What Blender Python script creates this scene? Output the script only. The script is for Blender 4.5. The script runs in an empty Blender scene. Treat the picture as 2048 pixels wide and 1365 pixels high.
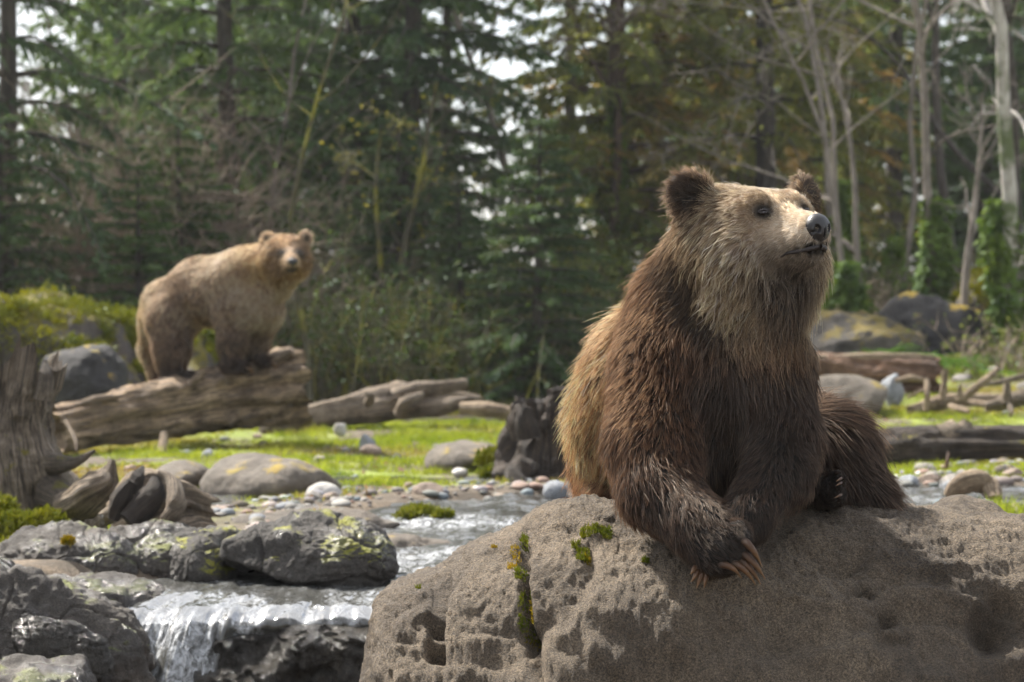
import bpy, math, random
import numpy as np
from mathutils import Vector, Matrix

scene = bpy.context.scene
COL = scene.collection
R = math.radians

# ------------------------------------------------------------------ camera
FPX = 4836.0            # focal length in pixels of the 2048 px wide photograph (85 mm)
CAM_Z = 1.12
HORIZON = 600.0         # photo row of the horizon
cam_data = bpy.data.cameras.new('camera')
cam = bpy.data.objects.new('camera', cam_data)
COL.objects.link(cam)
cam.location = (0, 0, CAM_Z)
cam.rotation_euler = (math.pi/2 - math.atan((682.5-HORIZON)/FPX), 0, 0)
cam_data.sensor_width = 36.0
cam_data.lens = 36.0*FPX/2048.0
cam_data.clip_start = 0.1
cam_data.clip_end = 900.0
cam_data.dof.use_dof = True
cam_data.dof.focus_distance = 6.88
cam_data.dof.aperture_fstop = 4.4
scene.camera = cam

# ------------------------------------------------------------------ light
SUN_EL, SUN_AZ = 50.0, 46.0      # height of the sun, degrees to the left of the view direction
world = bpy.data.worlds.new('World')
scene.world = world
world.use_nodes = True
wn = world.node_tree
bg = wn.nodes['Background']
sky = wn.nodes.new('ShaderNodeTexSky')
sky.sky_type = 'NISHITA'
sky.sun_disc = False
sky.sun_elevation = R(SUN_EL)
sky.sun_rotation = R(-SUN_AZ)
sky.air_density = 1.0
sky.dust_density = 1.6
sky.ozone_density = 1.0
# thin broken cloud over the whole sky
tcw = wn.nodes.new('ShaderNodeTexCoord')
mpw = wn.nodes.new('ShaderNodeMapping'); mpw.inputs['Scale'].default_value = (1, 1, 2.5)
nzw = wn.nodes.new('ShaderNodeTexNoise'); nzw.inputs['Scale'].default_value = 2.2; nzw.inputs['Detail'].default_value = 6
rmw = wn.nodes.new('ShaderNodeMapRange'); rmw.inputs[1].default_value = 0.32; rmw.inputs[2].default_value = 0.62
rmw.inputs[3].default_value = 0.35; rmw.inputs[4].default_value = 0.92
mxw = wn.nodes.new('ShaderNodeMix'); mxw.data_type = 'RGBA'
mxw.inputs[7].default_value = (6.5, 6.55, 6.7, 1)
wn.links.new(tcw.outputs['Generated'], mpw.inputs[0]); wn.links.new(mpw.outputs[0], nzw.inputs['Vector'])
wn.links.new(nzw.outputs[0], rmw.inputs[0]); wn.links.new(rmw.outputs[0], mxw.inputs[0])
wn.links.new(sky.outputs[0], mxw.inputs[6]); wn.links.new(mxw.outputs[2], bg.inputs[0])
bg.inputs[1].default_value = 0.088
sl = bpy.data.lights.new('sun', 'SUN')
sl.energy = 5.0
sl.angle = R(2.0)
sl.color = (1.0, 0.94, 0.85)
sun = bpy.data.objects.new('sun', sl)
COL.objects.link(sun)
to_sun = Vector((-math.sin(R(SUN_AZ))*math.cos(R(SUN_EL)), math.cos(R(SUN_AZ))*math.cos(R(SUN_EL)), math.sin(R(SUN_EL))))
sun.rotation_euler = to_sun.to_track_quat('Z', 'Y').to_euler()
sun.location = to_sun*30

vs = scene.view_settings
vs.view_transform = 'Standard'
vs.look = 'None'
vs.gamma = 1.0
vs.use_curve_mapping = False
vs.exposure = 1.5
scene.cycles.use_denoising = True
scene.cycles.max_bounces = 7
scene.cycles.diffuse_bounces = 3
scene.cycles.glossy_bounces = 3
scene.cycles.transmission_bounces = 6
scene.cycles.transparent_max_bounces = 8
scene.cycles.sample_clamp_indirect = 4.0
scene.cycles.use_adaptive_sampling = True
scene.cycles.adaptive_threshold = 0.03

# ------------------------------------------------------------------ numeric helpers
def W(px, py, d):
    """photo pixel + distance -> world point"""
    return np.array([(px-1024.0)*d/FPX, d, CAM_Z-(py-HORIZON)*d/FPX])

def unit(v):
    v = np.asarray(v, float)
    return v/np.maximum(np.linalg.norm(v, axis=-1, keepdims=True), 1e-9)

def smooth(x, a, b):
    t = np.clip((np.asarray(x, float)-a)/(b-a), 0, 1)
    return t*t*(3-2*t)

def _hash(ix, iy, iz, s):
    h = (ix*374761393 + iy*668265263 + iz*2147483647 + s*974634777) & 0xFFFFFFFF
    h = ((h ^ (h >> 13))*1274126177) & 0xFFFFFFFF
    h = (h ^ (h >> 16))
    h = (h*2246822519) & 0xFFFFFFFF
    return ((h ^ (h >> 15)) & 0xFFFF)/32767.5-1.0

def vnoise(p, s=0):
    p = np.asarray(p, float)
    i = np.floor(p).astype(np.int64)
    f = p-i
    u = f*f*f*(f*(f*6-15)+10)
    r = 0
    for dx in (0, 1):
        wx = u[..., 0] if dx else 1-u[..., 0]
        for dy in (0, 1):
            wy = u[..., 1] if dy else 1-u[..., 1]
            for dz in (0, 1):
                wz = u[..., 2] if dz else 1-u[..., 2]
                r = r+wx*wy*wz*_hash(i[..., 0]+dx, i[..., 1]+dy, i[..., 2]+dz, s)
    return r

def fbm(p, o=4, s=0, gain=0.5):
    r = 0; a = 1.0; p = np.asarray(p, float)
    for k in range(o):
        r = r+a*vnoise(p, s+k*17)
        p = p*2.03+5.1; a *= gain
    return r

def ridged(p, o=4, s=0):
    r = 0; a = 1.0
    for k in range(o):
        r = r+a*(1-2*np.abs(vnoise(p, s+k*31)))
        p = p*2.1+3.3; a *= 0.5
    return r

def P3(x, y, z=0.0):
    x, y, z = np.broadcast_arrays(np.asarray(x, float), np.asarray(y, float), np.asarray(z, float))
    return np.stack([x, y, z], -1)

# ------------------------------------------------------------------ mesh helpers
def mesh_np(name, V, F, smooth_=True, attrs=None):
    """V (n,3); F (m,k) index array or list of such arrays (k 3 or 4)"""
    V = np.asarray(V, np.float32)
    Fs = F if isinstance(F, list) else [F]
    Fs = [np.asarray(f, np.int32) for f in Fs if len(f)]
    me = bpy.data.meshes.new(name)
    me.vertices.add(len(V)); me.vertices.foreach_set('co', V.ravel())
    tot = sum(f.size for f in Fs); n = sum(len(f) for f in Fs)
    me.loops.add(tot); me.polygons.add(n)
    me.loops.foreach_set('vertex_index', np.concatenate([f.ravel() for f in Fs]))
    sizes = np.concatenate([np.full(len(f), f.shape[1], np.int32) for f in Fs])
    me.polygons.foreach_set('loop_start', np.concatenate([[0], np.cumsum(sizes)[:-1]]).astype(np.int32))
    me.polygons.foreach_set('use_smooth', np.full(n, smooth_, bool))
    for k, a in (attrs or {}).items():
        a = np.asarray(a, np.float32)
        if a.ndim == 1:
            at = me.attributes.new(k, 'FLOAT', 'POINT'); at.data.foreach_set('value', a)
        else:
            at = me.attributes.new(k, 'FLOAT_COLOR', 'POINT')
            at.data.foreach_set('color', np.concatenate([a, np.ones((len(a), 1), np.float32)], 1).ravel())
    me.update(calc_edges=True)
    me.validate()
    return me

def ob(name, me, mat=None, parent=None, label=None, cat=None, group=None, kind=None):
    o = bpy.data.objects.new(name, me)
    COL.objects.link(o)
    if mat is not None and me is not None and not len(me.materials):
        me.materials.append(mat)
    if parent is not None: o.parent = parent
    return tag(o, label, cat, group, kind)

def tag(o, label=None, cat=None, group=None, kind=None):
    if label: o['label'] = label
    if cat: o['category'] = cat
    if group: o['group'] = group
    if kind: o['kind'] = kind
    return o

def empty(name, loc=(0, 0, 0), **kw):
    o = bpy.data.objects.new(name, None)
    COL.objects.link(o)
    o.location = [float(c) for c in loc]
    return tag(o, **kw)

class Acc:
    """collects vertex / face blocks into one mesh"""
    def __init__(s): s.V = []; s.F = {}; s.n = 0; s.A = {}
    def add(s, V, F, **at):
        V = np.asarray(V, float)
        fs = F if isinstance(F, list) else [F]
        for f in fs:
            f = np.asarray(f, int)
            if len(f): s.F.setdefault(f.shape[1], []).append(f+s.n)
        s.V.append(V); s.n += len(V)
        for k, a in at.items(): s.A.setdefault(k, []).append(np.broadcast_to(np.asarray(a, float), (len(V),)+np.shape(a)[1:] if np.ndim(a) else (len(V),)))
    def mesh(s, name, smooth_=True):
        at = {k: np.concatenate(a) for k, a in s.A.items()}
        return mesh_np(name, np.concatenate(s.V), [np.concatenate(f) for f in s.F.values()], smooth_, at)

def grid_faces(nu, nv, wrap=False):
    i = np.arange(nu-1)[:, None]; j = np.arange(nv if wrap else nv-1)[None, :]
    jn = (j+1) % nv
    return np.stack(np.broadcast_arrays(i*nv+j, (i+1)*nv+j, (i+1)*nv+jn, i*nv+jn), -1).reshape(-1, 4)

def frames(P):
    P = np.asarray(P, float)
    T = unit(np.gradient(P, axis=0))
    ref = np.array([0, 0, 1.0]) if abs(T[:, 2]).mean() < 0.8 else np.array([1.0, 0, 0])
    A = unit(np.cross(T, ref)); B = np.cross(A, T)
    return T, A, B

def tube(P, r, k=8, caps=True):
    """tapered tube along polyline P with radii r -> V, [F4, F3]"""
    P = np.asarray(P, float); n = len(P)
    r = np.broadcast_to(np.asarray(r, float), (n,))
    T, A, B = frames(P)
    th = np.linspace(0, 2*math.pi, k, endpoint=False)
    V = P[:, None]+r[:, None, None]*(np.cos(th)[None, :, None]*A[:, None]+np.sin(th)[None, :, None]*B[:, None])
    V = V.reshape(-1, 3)
    F = [grid_faces(n, k, True)]
    if caps:
        V = np.concatenate([V, P[:1], P[-1:]])
        j = np.arange(k); jn = (j+1) % k
        F.append(np.concatenate([np.stack([jn, j, np.full(k, n*k)], 1), np.stack([(n-1)*k+j, (n-1)*k+jn, np.full(k, n*k+1)], 1)]))
    return V, F

def spline(pts, n):
    """Catmull-Rom through pts -> n samples"""
    p = np.asarray(pts, float)
    p = np.concatenate([[2*p[0]-p[1]], p, [2*p[-1]-p[-2]]])
    m = len(p)-3
    t = np.linspace(0, m-1e-6, n); i = t.astype(int); u = (t-i)[:, None] if p.ndim > 1 else t-i
    a, b, c, d = p[i], p[i+1], p[i+2], p[i+3]
    return 0.5*((2*b)+(c-a)*u+(2*a-5*b+4*c-d)*u*u+(3*b-a-3*c+d)*u**3)

# ------------------------------------------------------------------ material helper
class Mat:
    def __init__(s, name):
        s.m = bpy.data.materials.new(name); s.m.use_nodes = True
        s.t = s.m.node_tree; s.t.nodes.clear()
        s.out = s.n('ShaderNodeOutputMaterial')
    def n(s, typ, ins=None, **kw):
        nd = s.t.nodes.new(typ)
        for k, v in kw.items(): setattr(nd, k, v)
        for k, v in (ins or {}).items(): s.set(nd.inputs[k], v)
        return nd
    def set(s, sock, v):
        if isinstance(v, bpy.types.NodeSocket): s.t.links.new(v, sock)
        elif isinstance(v, bpy.types.Node): s.t.links.new(v.outputs[0], sock)
        elif isinstance(v, (tuple, list)) and sock.type == 'RGBA' and len(v) == 3: sock.default_value = (*v, 1)
        else: sock.default_value = v
    def pos(s, kind='Object', scale=(1, 1, 1)):
        tc = s.n('ShaderNodeTexCoord')
        if scale == (1, 1, 1): return tc.outputs[kind]
        return s.n('ShaderNodeMapping', {'Vector': tc.outputs[kind], 'Scale': scale}).outputs[0]
    def noise(s, vec, scale, detail=4, rough=0.55, out=0, dist=0.0):
        return s.n('ShaderNodeTexNoise', {'Vector': vec, 'Scale': scale, 'Detail': detail, 'Roughness': rough, 'Distortion': dist}).outputs[out]
    def ramp(s, fac, stops, interp='LINEAR'):
        nd = s.n('ShaderNodeValToRGB', {0: fac}); cr = nd.color_ramp; cr.interpolation = interp
        while len(cr.elements) < len(stops): cr.elements.new(0.5)
        for e, (p, c) in zip(cr.elements, stops):
            e.position = p; e.color = (*c, 1) if len(c) == 3 else c
        return nd.outputs[0]
    def mix(s, fac, a, b, mode='MIX'):
        nd = s.n('ShaderNodeMix', data_type='RGBA', blend_type=mode)
        s.set(nd.inputs[0], fac); s.set(nd.inputs[6], a); s.set(nd.inputs[7], b)
        return nd.outputs[2]
    def math(s, op, a, b=0.0, clamp=False):
        nd = s.n('ShaderNodeMath', operation=op, use_clamp=clamp)
        s.set(nd.inputs[0], a); s.set(nd.inputs[1], b)
        return nd.outputs[0]
    def stepr(s, v, lo, hi):
        nd = s.n('ShaderNodeMapRange', {0: v, 1: lo, 2: hi}, interpolation_type='SMOOTHSTEP')
        return nd.outputs[0]
    def attr(s, name, out='Fac'):
        return s.n('ShaderNodeAttribute', attribute_name=name).outputs[out]
    def bump(s, h, strength=0.5, dist=0.01, normal=None):
        nd = s.n('ShaderNodeBump', {'Height': h, 'Strength': strength, 'Distance': dist})
        if normal is not None: s.set(nd.inputs['Normal'], normal)
        return nd.outputs[0]
    def pbr(s, color, rough=0.8, normal=None, **kw):
        b = s.n('ShaderNodeBsdfPrincipled', {'Base Color': color, 'Roughness': rough})
        if normal is not None: s.set(b.inputs['Normal'], normal)
        for k, v in kw.items(): s.set(b.inputs[k.replace('_', ' ')], v)
        return b.outputs[0]
    def done(s, shader):
        s.t.links.new(shader, s.out.inputs[0]); return s.m
# ------------------------------------------------------------------ materials
def m_rock(name, dark, light, moss=0.0, mossc=((0.10, 0.13, 0.015), (0.22, 0.19, 0.02)), scale=1.0, grain=0.5, wet=0.0, lichen=None):
    a = Mat(name); p = a.pos('Object')
    n1 = a.noise(p, 3.0*scale, 6, 0.62); n2 = a.noise(p, 22*scale, 5, 0.65); n3 = a.noise(p, 150*scale, 4, 0.75)
    c = a.ramp(n1, [(0.28, dark), (0.52, tuple(0.5*(x+y) for x, y in zip(dark, light))), (0.75, light)])
    c = a.mix(0.55, c, a.ramp(n2, [(0.3, (0.35, 0.34, 0.33)), (0.7, (0.72, 0.7, 0.68))]), 'OVERLAY')
    c = a.mix(0.75, c, a.ramp(n3, [(0.34, (0.12, 0.12, 0.12)), (0.52, (0.5, 0.5, 0.5)), (0.68, (0.95, 0.92, 0.88))]), 'OVERLAY')
    gr = a.noise(p, 230*scale, 1, .5)
    c = a.mix(.85, c, a.ramp(gr, [(.36, (.42,)*3), (.5, (.85,)*3), (.62, (1.0,)*3)]), 'MULTIPLY')
    n0 = a.noise(p, 1.1*scale, 4, .6, dist=.8)
    c = a.mix(.6, c, a.ramp(n0, [(.3, (.30, .29, .29)), (.55, (.5, .5, .5)), (.72, (.66, .62, .56))]), 'OVERLAY')
    h = a.math('ADD', a.math('MULTIPLY', n2, 0.6), a.math('ADD', a.math('MULTIPLY', n3, 0.7), a.math('MULTIPLY', gr, .35)))
    rough = 0.88
    if lichen:
        lm = a.stepr(a.noise(p, 9*scale, 5, 0.7), 0.6, 0.68)
        c = a.mix(a.math('MULTIPLY', lm, 0.7), c, lichen)
    if moss > 0:
        geo = a.n('ShaderNodeNewGeometry')
        up = a.n('ShaderNodeSeparateXYZ', {0: geo.outputs['Normal']}).outputs[2]
        mn = a.noise(p, 2.6*scale, 5, 0.65, dist=0.4)
        mk = a.stepr(a.math('ADD', a.math('MULTIPLY', up, 0.22), mn), 0.78-moss*0.42, 0.86-moss*0.42)
        mc = a.mix(a.noise(p, 7*scale, 4), mossc[0], mossc[1])
        mc = a.mix(0.6, mc, a.ramp(a.noise(p, 70, 4, 0.7), [(0.3, (0.15,)*3), (0.7, (0.8,)*3)]), 'OVERLAY')
        c = a.mix(mk, c, mc)
        h = a.math('ADD', h, a.math('MULTIPLY', mk, a.math('ADD', 0.4, a.noise(p, 60, 4, 0.7))))
    nrm = a.bump(h, grain, 0.02/scale)
    if wet:
        w = a.stepr(a.noise(p, 5, 4), 0.6-wet*0.4, 0.75-wet*0.4)
        rough = a.math('SUBTRACT', 0.85, a.math('MULTIPLY', w, 0.7))
        c = a.mix(a.math('MULTIPLY', w, 0.5), c, (0.012, 0.011, 0.010))
    return a.done(a.pbr(c, rough, nrm))

def m_wood(name, dark, light, axis_scale=(1, 1, 1), moss=0.0, k=1.0):
    """weathered driftwood; uses the along / round attributes of log meshes"""
    a = Mat(name)
    al = a.attr('along'); rd = a.attr('round')
    v = a.n('ShaderNodeCombineXYZ', {0: a.math('MULTIPLY', al, 1.6*k), 1: a.math('MULTIPLY', rd, 14.0), 2: 0.0}).outputs[0]
    p = a.pos('Object')
    g = a.noise(v, 3.0, 6, 0.65, dist=0.5); b = a.noise(p, 4.0, 5, 0.6); f = a.noise(v, 11.0, 4, 0.6)
    c = a.ramp(g, [(0.36, dark), (0.47, tuple(0.6*x+0.4*y for x, y in zip(dark, light))), (0.62, light)])
    c = a.mix(0.75, c, a.ramp(b, [(0.32, (0.2, 0.17, 0.14)), (0.68, (0.75, 0.74, 0.72))]), 'OVERLAY')
    if moss:
        geo = a.n('ShaderNodeNewGeometry')
        up = a.n('ShaderNodeSeparateXYZ', {0: geo.outputs['Normal']}).outputs[2]
        mk = a.stepr(a.math('ADD', a.noise(p, 5, 5, 0.7), a.math('MULTIPLY', up, 0.1)), 0.72-moss*0.3, 0.8-moss*0.3)
        c = a.mix(mk, c, a.mix(a.noise(p, 20, 3), (0.07, 0.09, 0.012), (0.20, 0.15, 0.02)))
    sp = a.noise(p, 34, 5, .7)
    c = a.mix(.45, c, a.ramp(sp, [(.35, (.22, .2, .18)), (.65, (.78, .77, .75))]), 'OVERLAY')
    h = a.math('ADD', a.math('ADD', g, a.math('MULTIPLY', f, 0.5)), a.math('MULTIPLY', sp, .5))
    return a.done(a.pbr(c, 0.85, a.bump(h, 0.9, 0.05)))

def m_leaf(name, c0, c1, trans=0.35, scale=1.2, fine=14.0, tint=None):
    a = Mat(name); p = a.pos('Object')
    oi = a.n('ShaderNodeObjectInfo')
    pv = a.n('ShaderNodeVectorMath', {0: p, 1: oi.outputs['Location']}, operation='ADD').outputs[0]
    f = a.math('ADD', a.math('MULTIPLY', a.noise(pv, scale, 3), 0.6), a.math('MULTIPLY', a.noise(pv, fine, 2), 0.4))
    c = a.ramp(f, [(0.35, c0), (0.65, c1)])
    if tint:
        c = a.mix(a.stepr(a.noise(pv, 0.55, 3), 0.5, 0.66), c, tint)
    d = a.n('ShaderNodeBsdfDiffuse', {0: c})
    t = a.n('ShaderNodeBsdfTranslucent', {0: a.mix(0.5, c, (1.0, 0.95, 0.35), 'MULTIPLY')})
    mx = a.n('ShaderNodeMixShader', {0: trans, 1: d.outputs[0], 2: t.outputs[0]})
    gl = a.n('ShaderNodeBsdfGlossy', {0: (0.8, 0.9, 1.0), 1: 0.45})
    m2 = a.n('ShaderNodeMixShader', {0: 0.012, 1: mx.outputs[0], 2: gl.outputs[0]})
    return a.done(m2.outputs[0])

def m_bark(name, dark, light, moss=None):
    a = Mat(name); p = a.pos('Object', (1, 1, 0.25))
    n = a.noise(p, 14, 5, 0.65); c = a.ramp(n, [(0.3, dark), (0.7, light)])
    if moss:
        c = a.mix(a.stepr(a.noise(a.pos('Object'), 2.2, 4), 0.5, 0.62), c, moss)
    return a.done(a.pbr(c, 0.9, a.bump(n, 0.6, 0.03)))

def m_plain(name, c, rough=0.6, bump=None, **kw):
    a = Mat(name); p = a.pos('Object')
    v = a.noise(p, 30, 3)
    col = a.mix(0.5, c, a.ramp(v, [(0.3, (0.35,)*3), (0.7, (0.65,)*3)]), 'OVERLAY')
    nrm = a.bump(a.noise(p, bump[0], 4), bump[1], 0.002) if bump else None
    return a.done(a.pbr(col, rough, nrm, **kw))

def m_fur(name, rough=0.35, radial=0.45, gloss=0.11, white=0.28):
    a = Mat(name)
    hi = a.n('ShaderNodeHairInfo')
    t = a.math('POWER', hi.outputs['Intercept'], 2.6)
    c = a.mix(t, a.attr('root_col', 'Color'), a.attr('tip_col', 'Color'))
    d = a.n('ShaderNodeBsdfDiffuse', {0: c})
    rf = a.n('ShaderNodeBsdfHair', component='Reflection')
    a.set(rf.inputs['Color'], a.mix(1-white, (0.62, 0.54, 0.46), c, 'MIX')); a.set(rf.inputs['RoughnessU'], rough); a.set(rf.inputs['RoughnessV'], radial)
    tr = a.n('ShaderNodeBsdfHair', component='Transmission')
    a.set(tr.inputs['Color'], a.mix(1.0, a.n('ShaderNodeGamma', {0: c, 1: .85}).outputs[0], (1.0, 0.92, 0.80), 'MULTIPLY')); a.set(tr.inputs['RoughnessU'], 0.45); a.set(tr.inputs['RoughnessV'], 0.7)
    m1 = a.n('ShaderNodeMixShader', {0: 0.60, 1: d.outputs[0], 2: tr.outputs[0]})
    m2 = a.n('ShaderNodeMixShader', {0: gloss, 1: m1.outputs[0], 2: rf.outputs[0]})
    ph = a.n('ShaderNodeBsdfHairPrincipled')
    a.set(ph.inputs['Color'], a.mix(1.0, c, (.50, .38, .30), 'MULTIPLY'))
    a.set(ph.inputs['Roughness'], .38); a.set(ph.inputs['Radial Roughness'], .5)
    m3 = a.n('ShaderNodeMixShader', {0: 0.15, 1: m2.outputs[0], 2: ph.outputs[0]})
    return a.done(m3.outputs[0])

def m_skin(name):
    a = Mat(name)
    c = a.attr('skin_col', 'Color')
    return a.done(a.pbr(c, 0.9))

MAT = {}
MAT['fur'] = m_fur('bear_fur')
MAT['guard'] = m_fur('bear_guard_hair', .22, .35, .17, .42)
MAT['skin'] = m_skin('bear_skin')
MAT['nose'] = m_plain('bear_nose', (0.012, 0.011, 0.012), 0.42, (420, 0.5))
MAT['lip'] = m_plain('bear_lip', (0.016, 0.012, 0.012), 0.6, (260, 0.3))
MAT['eye'] = m_plain('bear_eye', (0.012, 0.007, 0.005), 0.08)
def _claw():
    a = Mat('bear_claw'); p = a.pos('Object', (1, 1, 1))
    n = a.noise(p, 60, 4)
    c = a.ramp(a.attr('along'), [(0.0, (0.030, 0.017, 0.010)), (0.45, (0.075, 0.038, 0.019)), (1.0, (0.15, 0.085, 0.040))])
    c = a.mix(0.5, c, a.ramp(n, [(0.3, (0.3,)*3), (0.7, (0.7,)*3)]), 'OVERLAY')
    return a.done(a.pbr(c, 0.5, a.bump(n, 0.15, 0.001), Specular_IOR_Level=.3))
MAT['claw'] = _claw()
# ------------------------------------------------------------------ terrain, stream
STREAM = spline(np.array([(6.0, 13.6), (3.0, 13.3), (1.5, 13.1), (.4, 12.75), (-.25, 11.7), (-.35, 10.7), (-.75, 9.8), (-1.0, 9.1), (-1.05, 8.0), (-1.0, 5.0)]), 28)
SHW = np.interp(np.linspace(0, 1, 28), [0, .25, .45, .6, .75, 1], [.6, .6, .72, .62, .85, .9])
def stream_dist(x, y):
    x, y = np.broadcast_arrays(np.asarray(x, float), np.asarray(y, float))
    sh = x.shape; q = np.stack([x.ravel(), y.ravel()], 1)
    best = np.full(len(q), 1e9)
    for i in range(len(STREAM)-1):
        a, b = STREAM[i], STREAM[i+1]; ab = b-a
        t = np.clip(((q-a)@ab)/(ab@ab), 0, 1)
        d = np.linalg.norm(q-a-t[:, None]*ab, axis=1)-(SHW[i]+(SHW[i+1]-SHW[i])*t)
        best = np.minimum(best, d)
    return best.reshape(sh)
def water_z(x, y):
    y = np.asarray(y, float)
    return np.interp(y, [8.0, 9.3, 9.9, 10.6, 10.9, 11.8, 12.1, 13.0, 14.0], [-.05, -.04, -.03, -.025, 0.0, .008, .03, .04, .045])
def gz(x, y):
    x, y = np.broadcast_arrays(np.asarray(x, float), np.asarray(y, float))
    p = P3(x, y, 0)
    sd = stream_dist(x, y)
    z = 0.035+.04*(1-smooth(sd, .1, 1.3))+0.035*fbm(p*0.5, 4, 3)+0.012*fbm(p*2.6, 3, 8)
    z = z+smooth(x, 1.2, 3.4)*np.clip(.064*(y-18.3), 0, 1.0)+smooth(-x, 4.5, 8)*np.clip(.05*(y-20), 0, .6)
    z = z+np.clip(.02*(y-30), 0, 1.2)
    z = z-0.24*smooth(-sd, -.16, .28)
    z = z-1.1*smooth(-y, -9.55, -9.0)*smooth(np.abs(x+.6), 5.0, 2.5)
    return z
def build_ground():
    xs = np.concatenate([np.linspace(-160, -9, 40)[:-1], np.linspace(-9, 9, 330), np.linspace(9, 160, 40)[1:]])
    ys = np.concatenate([np.linspace(-6, 8, 30)[:-1], np.linspace(8, 27, 330), np.linspace(27, 60, 60)[1:], np.linspace(60, 420, 40)[1:]])
    X, Y = np.meshgrid(xs, ys, indexing='ij')
    Z = gz(X, Y)
    a = Mat('meadow_soil'); p = a.pos('Object')
    n1 = a.noise(p, 0.9, 5, 0.6); n2 = a.noise(p, 6, 5, 0.65); n3 = a.noise(p, 45, 4, 0.7)
    soil = a.ramp(n2, [(0.3, (.040, .030, .020)), (0.55, (.095, .072, .048)), (.75, (.19, .14, .09))])
    moss = a.ramp(a.noise(p, 3.2, 5, 0.65), [(0.3, (.10, .14, .016)), (0.7, (.22, .27, .032))])
    gm = a.math('MULTIPLY', a.stepr(a.math('ADD', a.math('MULTIPLY', n1, .6), a.math('MULTIPLY', n2, .4)), .46, .56), a.attr('meadow'))
    c = a.mix(gm, soil, moss)
    c = a.mix(.6, c, a.ramp(n3, [(.3, (.25,)*3), (.7, (.75,)*3)]), 'OVERLAY')
    m = a.done(a.pbr(c, .92, a.bump(a.math('ADD', n3, n2), .6, .04)))
    sd = stream_dist(X, Y)
    mead = smooth(sd, .15, 1.1)*(1-smooth(Y, 26, 31))*smooth(Y, 9.5, 11)
    me = mesh_np('ground', P3(X, Y, Z).reshape(-1, 3), grid_faces(len(xs), len(ys)), True, {'meadow': mead.ravel()})
    ob('ground', me, m, kind='structure', label='grassy clearing floor with bare soil and gravel')
build_ground()

def m_water():
    a = Mat('stream_water'); p = a.pos('Object', (1.0, .5, 1))
    r1 = a.noise(p, 6, 3, .5, dist=.8); r2 = a.noise(p, 26, 2, .5, dist=.5)
    h = a.math('ADD', r1, a.math('MULTIPLY', r2, .22))
    foam = a.math('MULTIPLY', a.attr('foam'), a.stepr(a.noise(p, 24, 5, .7, dist=1.2), .38, .66))
    nrm = a.bump(h, .5, .03)
    g = a.n('ShaderNodeBsdfPrincipled', {'Base Color': (.06, .06, .055), 'Roughness': .07, 'IOR': 1.4, 'Specular IOR Level': .9, 'Normal': nrm, 'Transmission Weight': .25})
    f = a.n('ShaderNodeBsdfPrincipled', {'Base Color': (.46, .48, .50), 'Roughness': .4, 'Normal': nrm})
    mx = a.n('ShaderNodeMixShader', {0: a.math('MULTIPLY', foam, .7), 1: g.outputs[0], 2: f.outputs[0]})
    return a.done(mx.outputs[0])
MAT['water'] = m_water()
def build_water():
    xs = np.linspace(-2.3, 5.5, 420); ys = np.linspace(9.66, 14.6, 320)
    X, Y = np.meshgrid(xs, ys, indexing='ij')
    q = P3(X*1.0, Y*.8, 0)
    Z = water_z(X, Y)+.012*fbm(q*4.5, 3, 5)+.006*fbm(P3(X*9, Y*14, 0), 3, 15)
    step = np.exp(-((Y-10.75)/.18)**2)+np.exp(-((Y-11.95)/.2)**2)+.6*np.exp(-((Y-10.25)/.16)**2)+.45*smooth(-Y, -9.7, -9.2)
    foam = np.clip(.14+.8*step+.35*fbm(q*2.2, 3, 9)-.5*np.exp(-((Y-9.85)/.12)**2)*smooth(X, -1.0, -.8), 0, 1)  # foam at the steps, plus silver sky sheen put into the water colour
    Z = Z+.012*step*fbm(q*9, 3, 61)
    me = mesh_np('stream_water', P3(X, Y, Z).reshape(-1, 3), grid_faces(len(xs), len(ys)), True, {'foam': foam.ravel()})
    ob('stream_water', me, MAT['water'], kind='structure', label='shallow silvery stream flowing over stones towards the fall')
build_water()

def fall_surface(U, s):
    """water skin of the fall: U 0..1 across from left to right, s 0..1 from the pool over the lip and down"""
    xl = W(200, 0, 9.2)[0]; xr = W(775, 0, 9.2)[0]
    drop = smooth(s, .30, .62)
    y = 9.72-.52*np.minimum(s/.5, 1)-.42*np.clip(s-.5, 0, 1)-.10*smooth(s, .45, .9)*(1-U)
    z0 = -.028-.025*smooth(s, .12, .45)-.02*(1-U)*smooth(s, .1, .4)
    z = z0-.62*np.clip(s-.40, 0, 1)**1.35*1.5
    x = xl+(xr-xl)*U-.10*(1-U)*smooth(s, .35, 1.0)-.10*smooth(s, .15, .5)*(1-U)
    return x, y, z
def build_fall():
    # the sheet of water that slides over the lip and breaks into strands
    nu, nv = 260, 170
    U, S = np.meshgrid(np.linspace(0, 1, nu), np.linspace(0, 1, nv), indexing='ij')
    x, y, z = fall_surface(U, S)
    st = fbm(P3(U*26, S*1.6, 0), 4, 21); lower = smooth(S, .38, .6)
    cling = smooth(U+.12*fbm(P3(U*5, S*2, 0), 3, 5), .40, .62)
    y = y-.028*st*lower*(1-cling)-.02*lower*(1-cling)+.16*cling*smooth(S, .52, .72)
    z = z+.010*st*smooth(S, .15, .5)*(1-.6*lower)+.006*fbm(P3(U*18, S*9, 3), 3, 4)
    foam = .12+.55*smooth(S, .05, .3)*(.4+.7*fbm(P3(U*16-S*6, S*5, 0), 3, 8))+1.2*lower*(.30+.9*fbm(P3(U*30, S*2.0, 0), 4, 33))
    foam = np.clip(foam, 0, 1)
    me = mesh_np('waterfall', P3(x, y, z).reshape(-1, 3), grid_faces(nu, nv), True, {'foam': foam.ravel()})
    ob('waterfall', me, MAT['water'], label='small waterfall spilling over the dark lip at the lower left', cat='waterfall')
build_fall()
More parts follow.
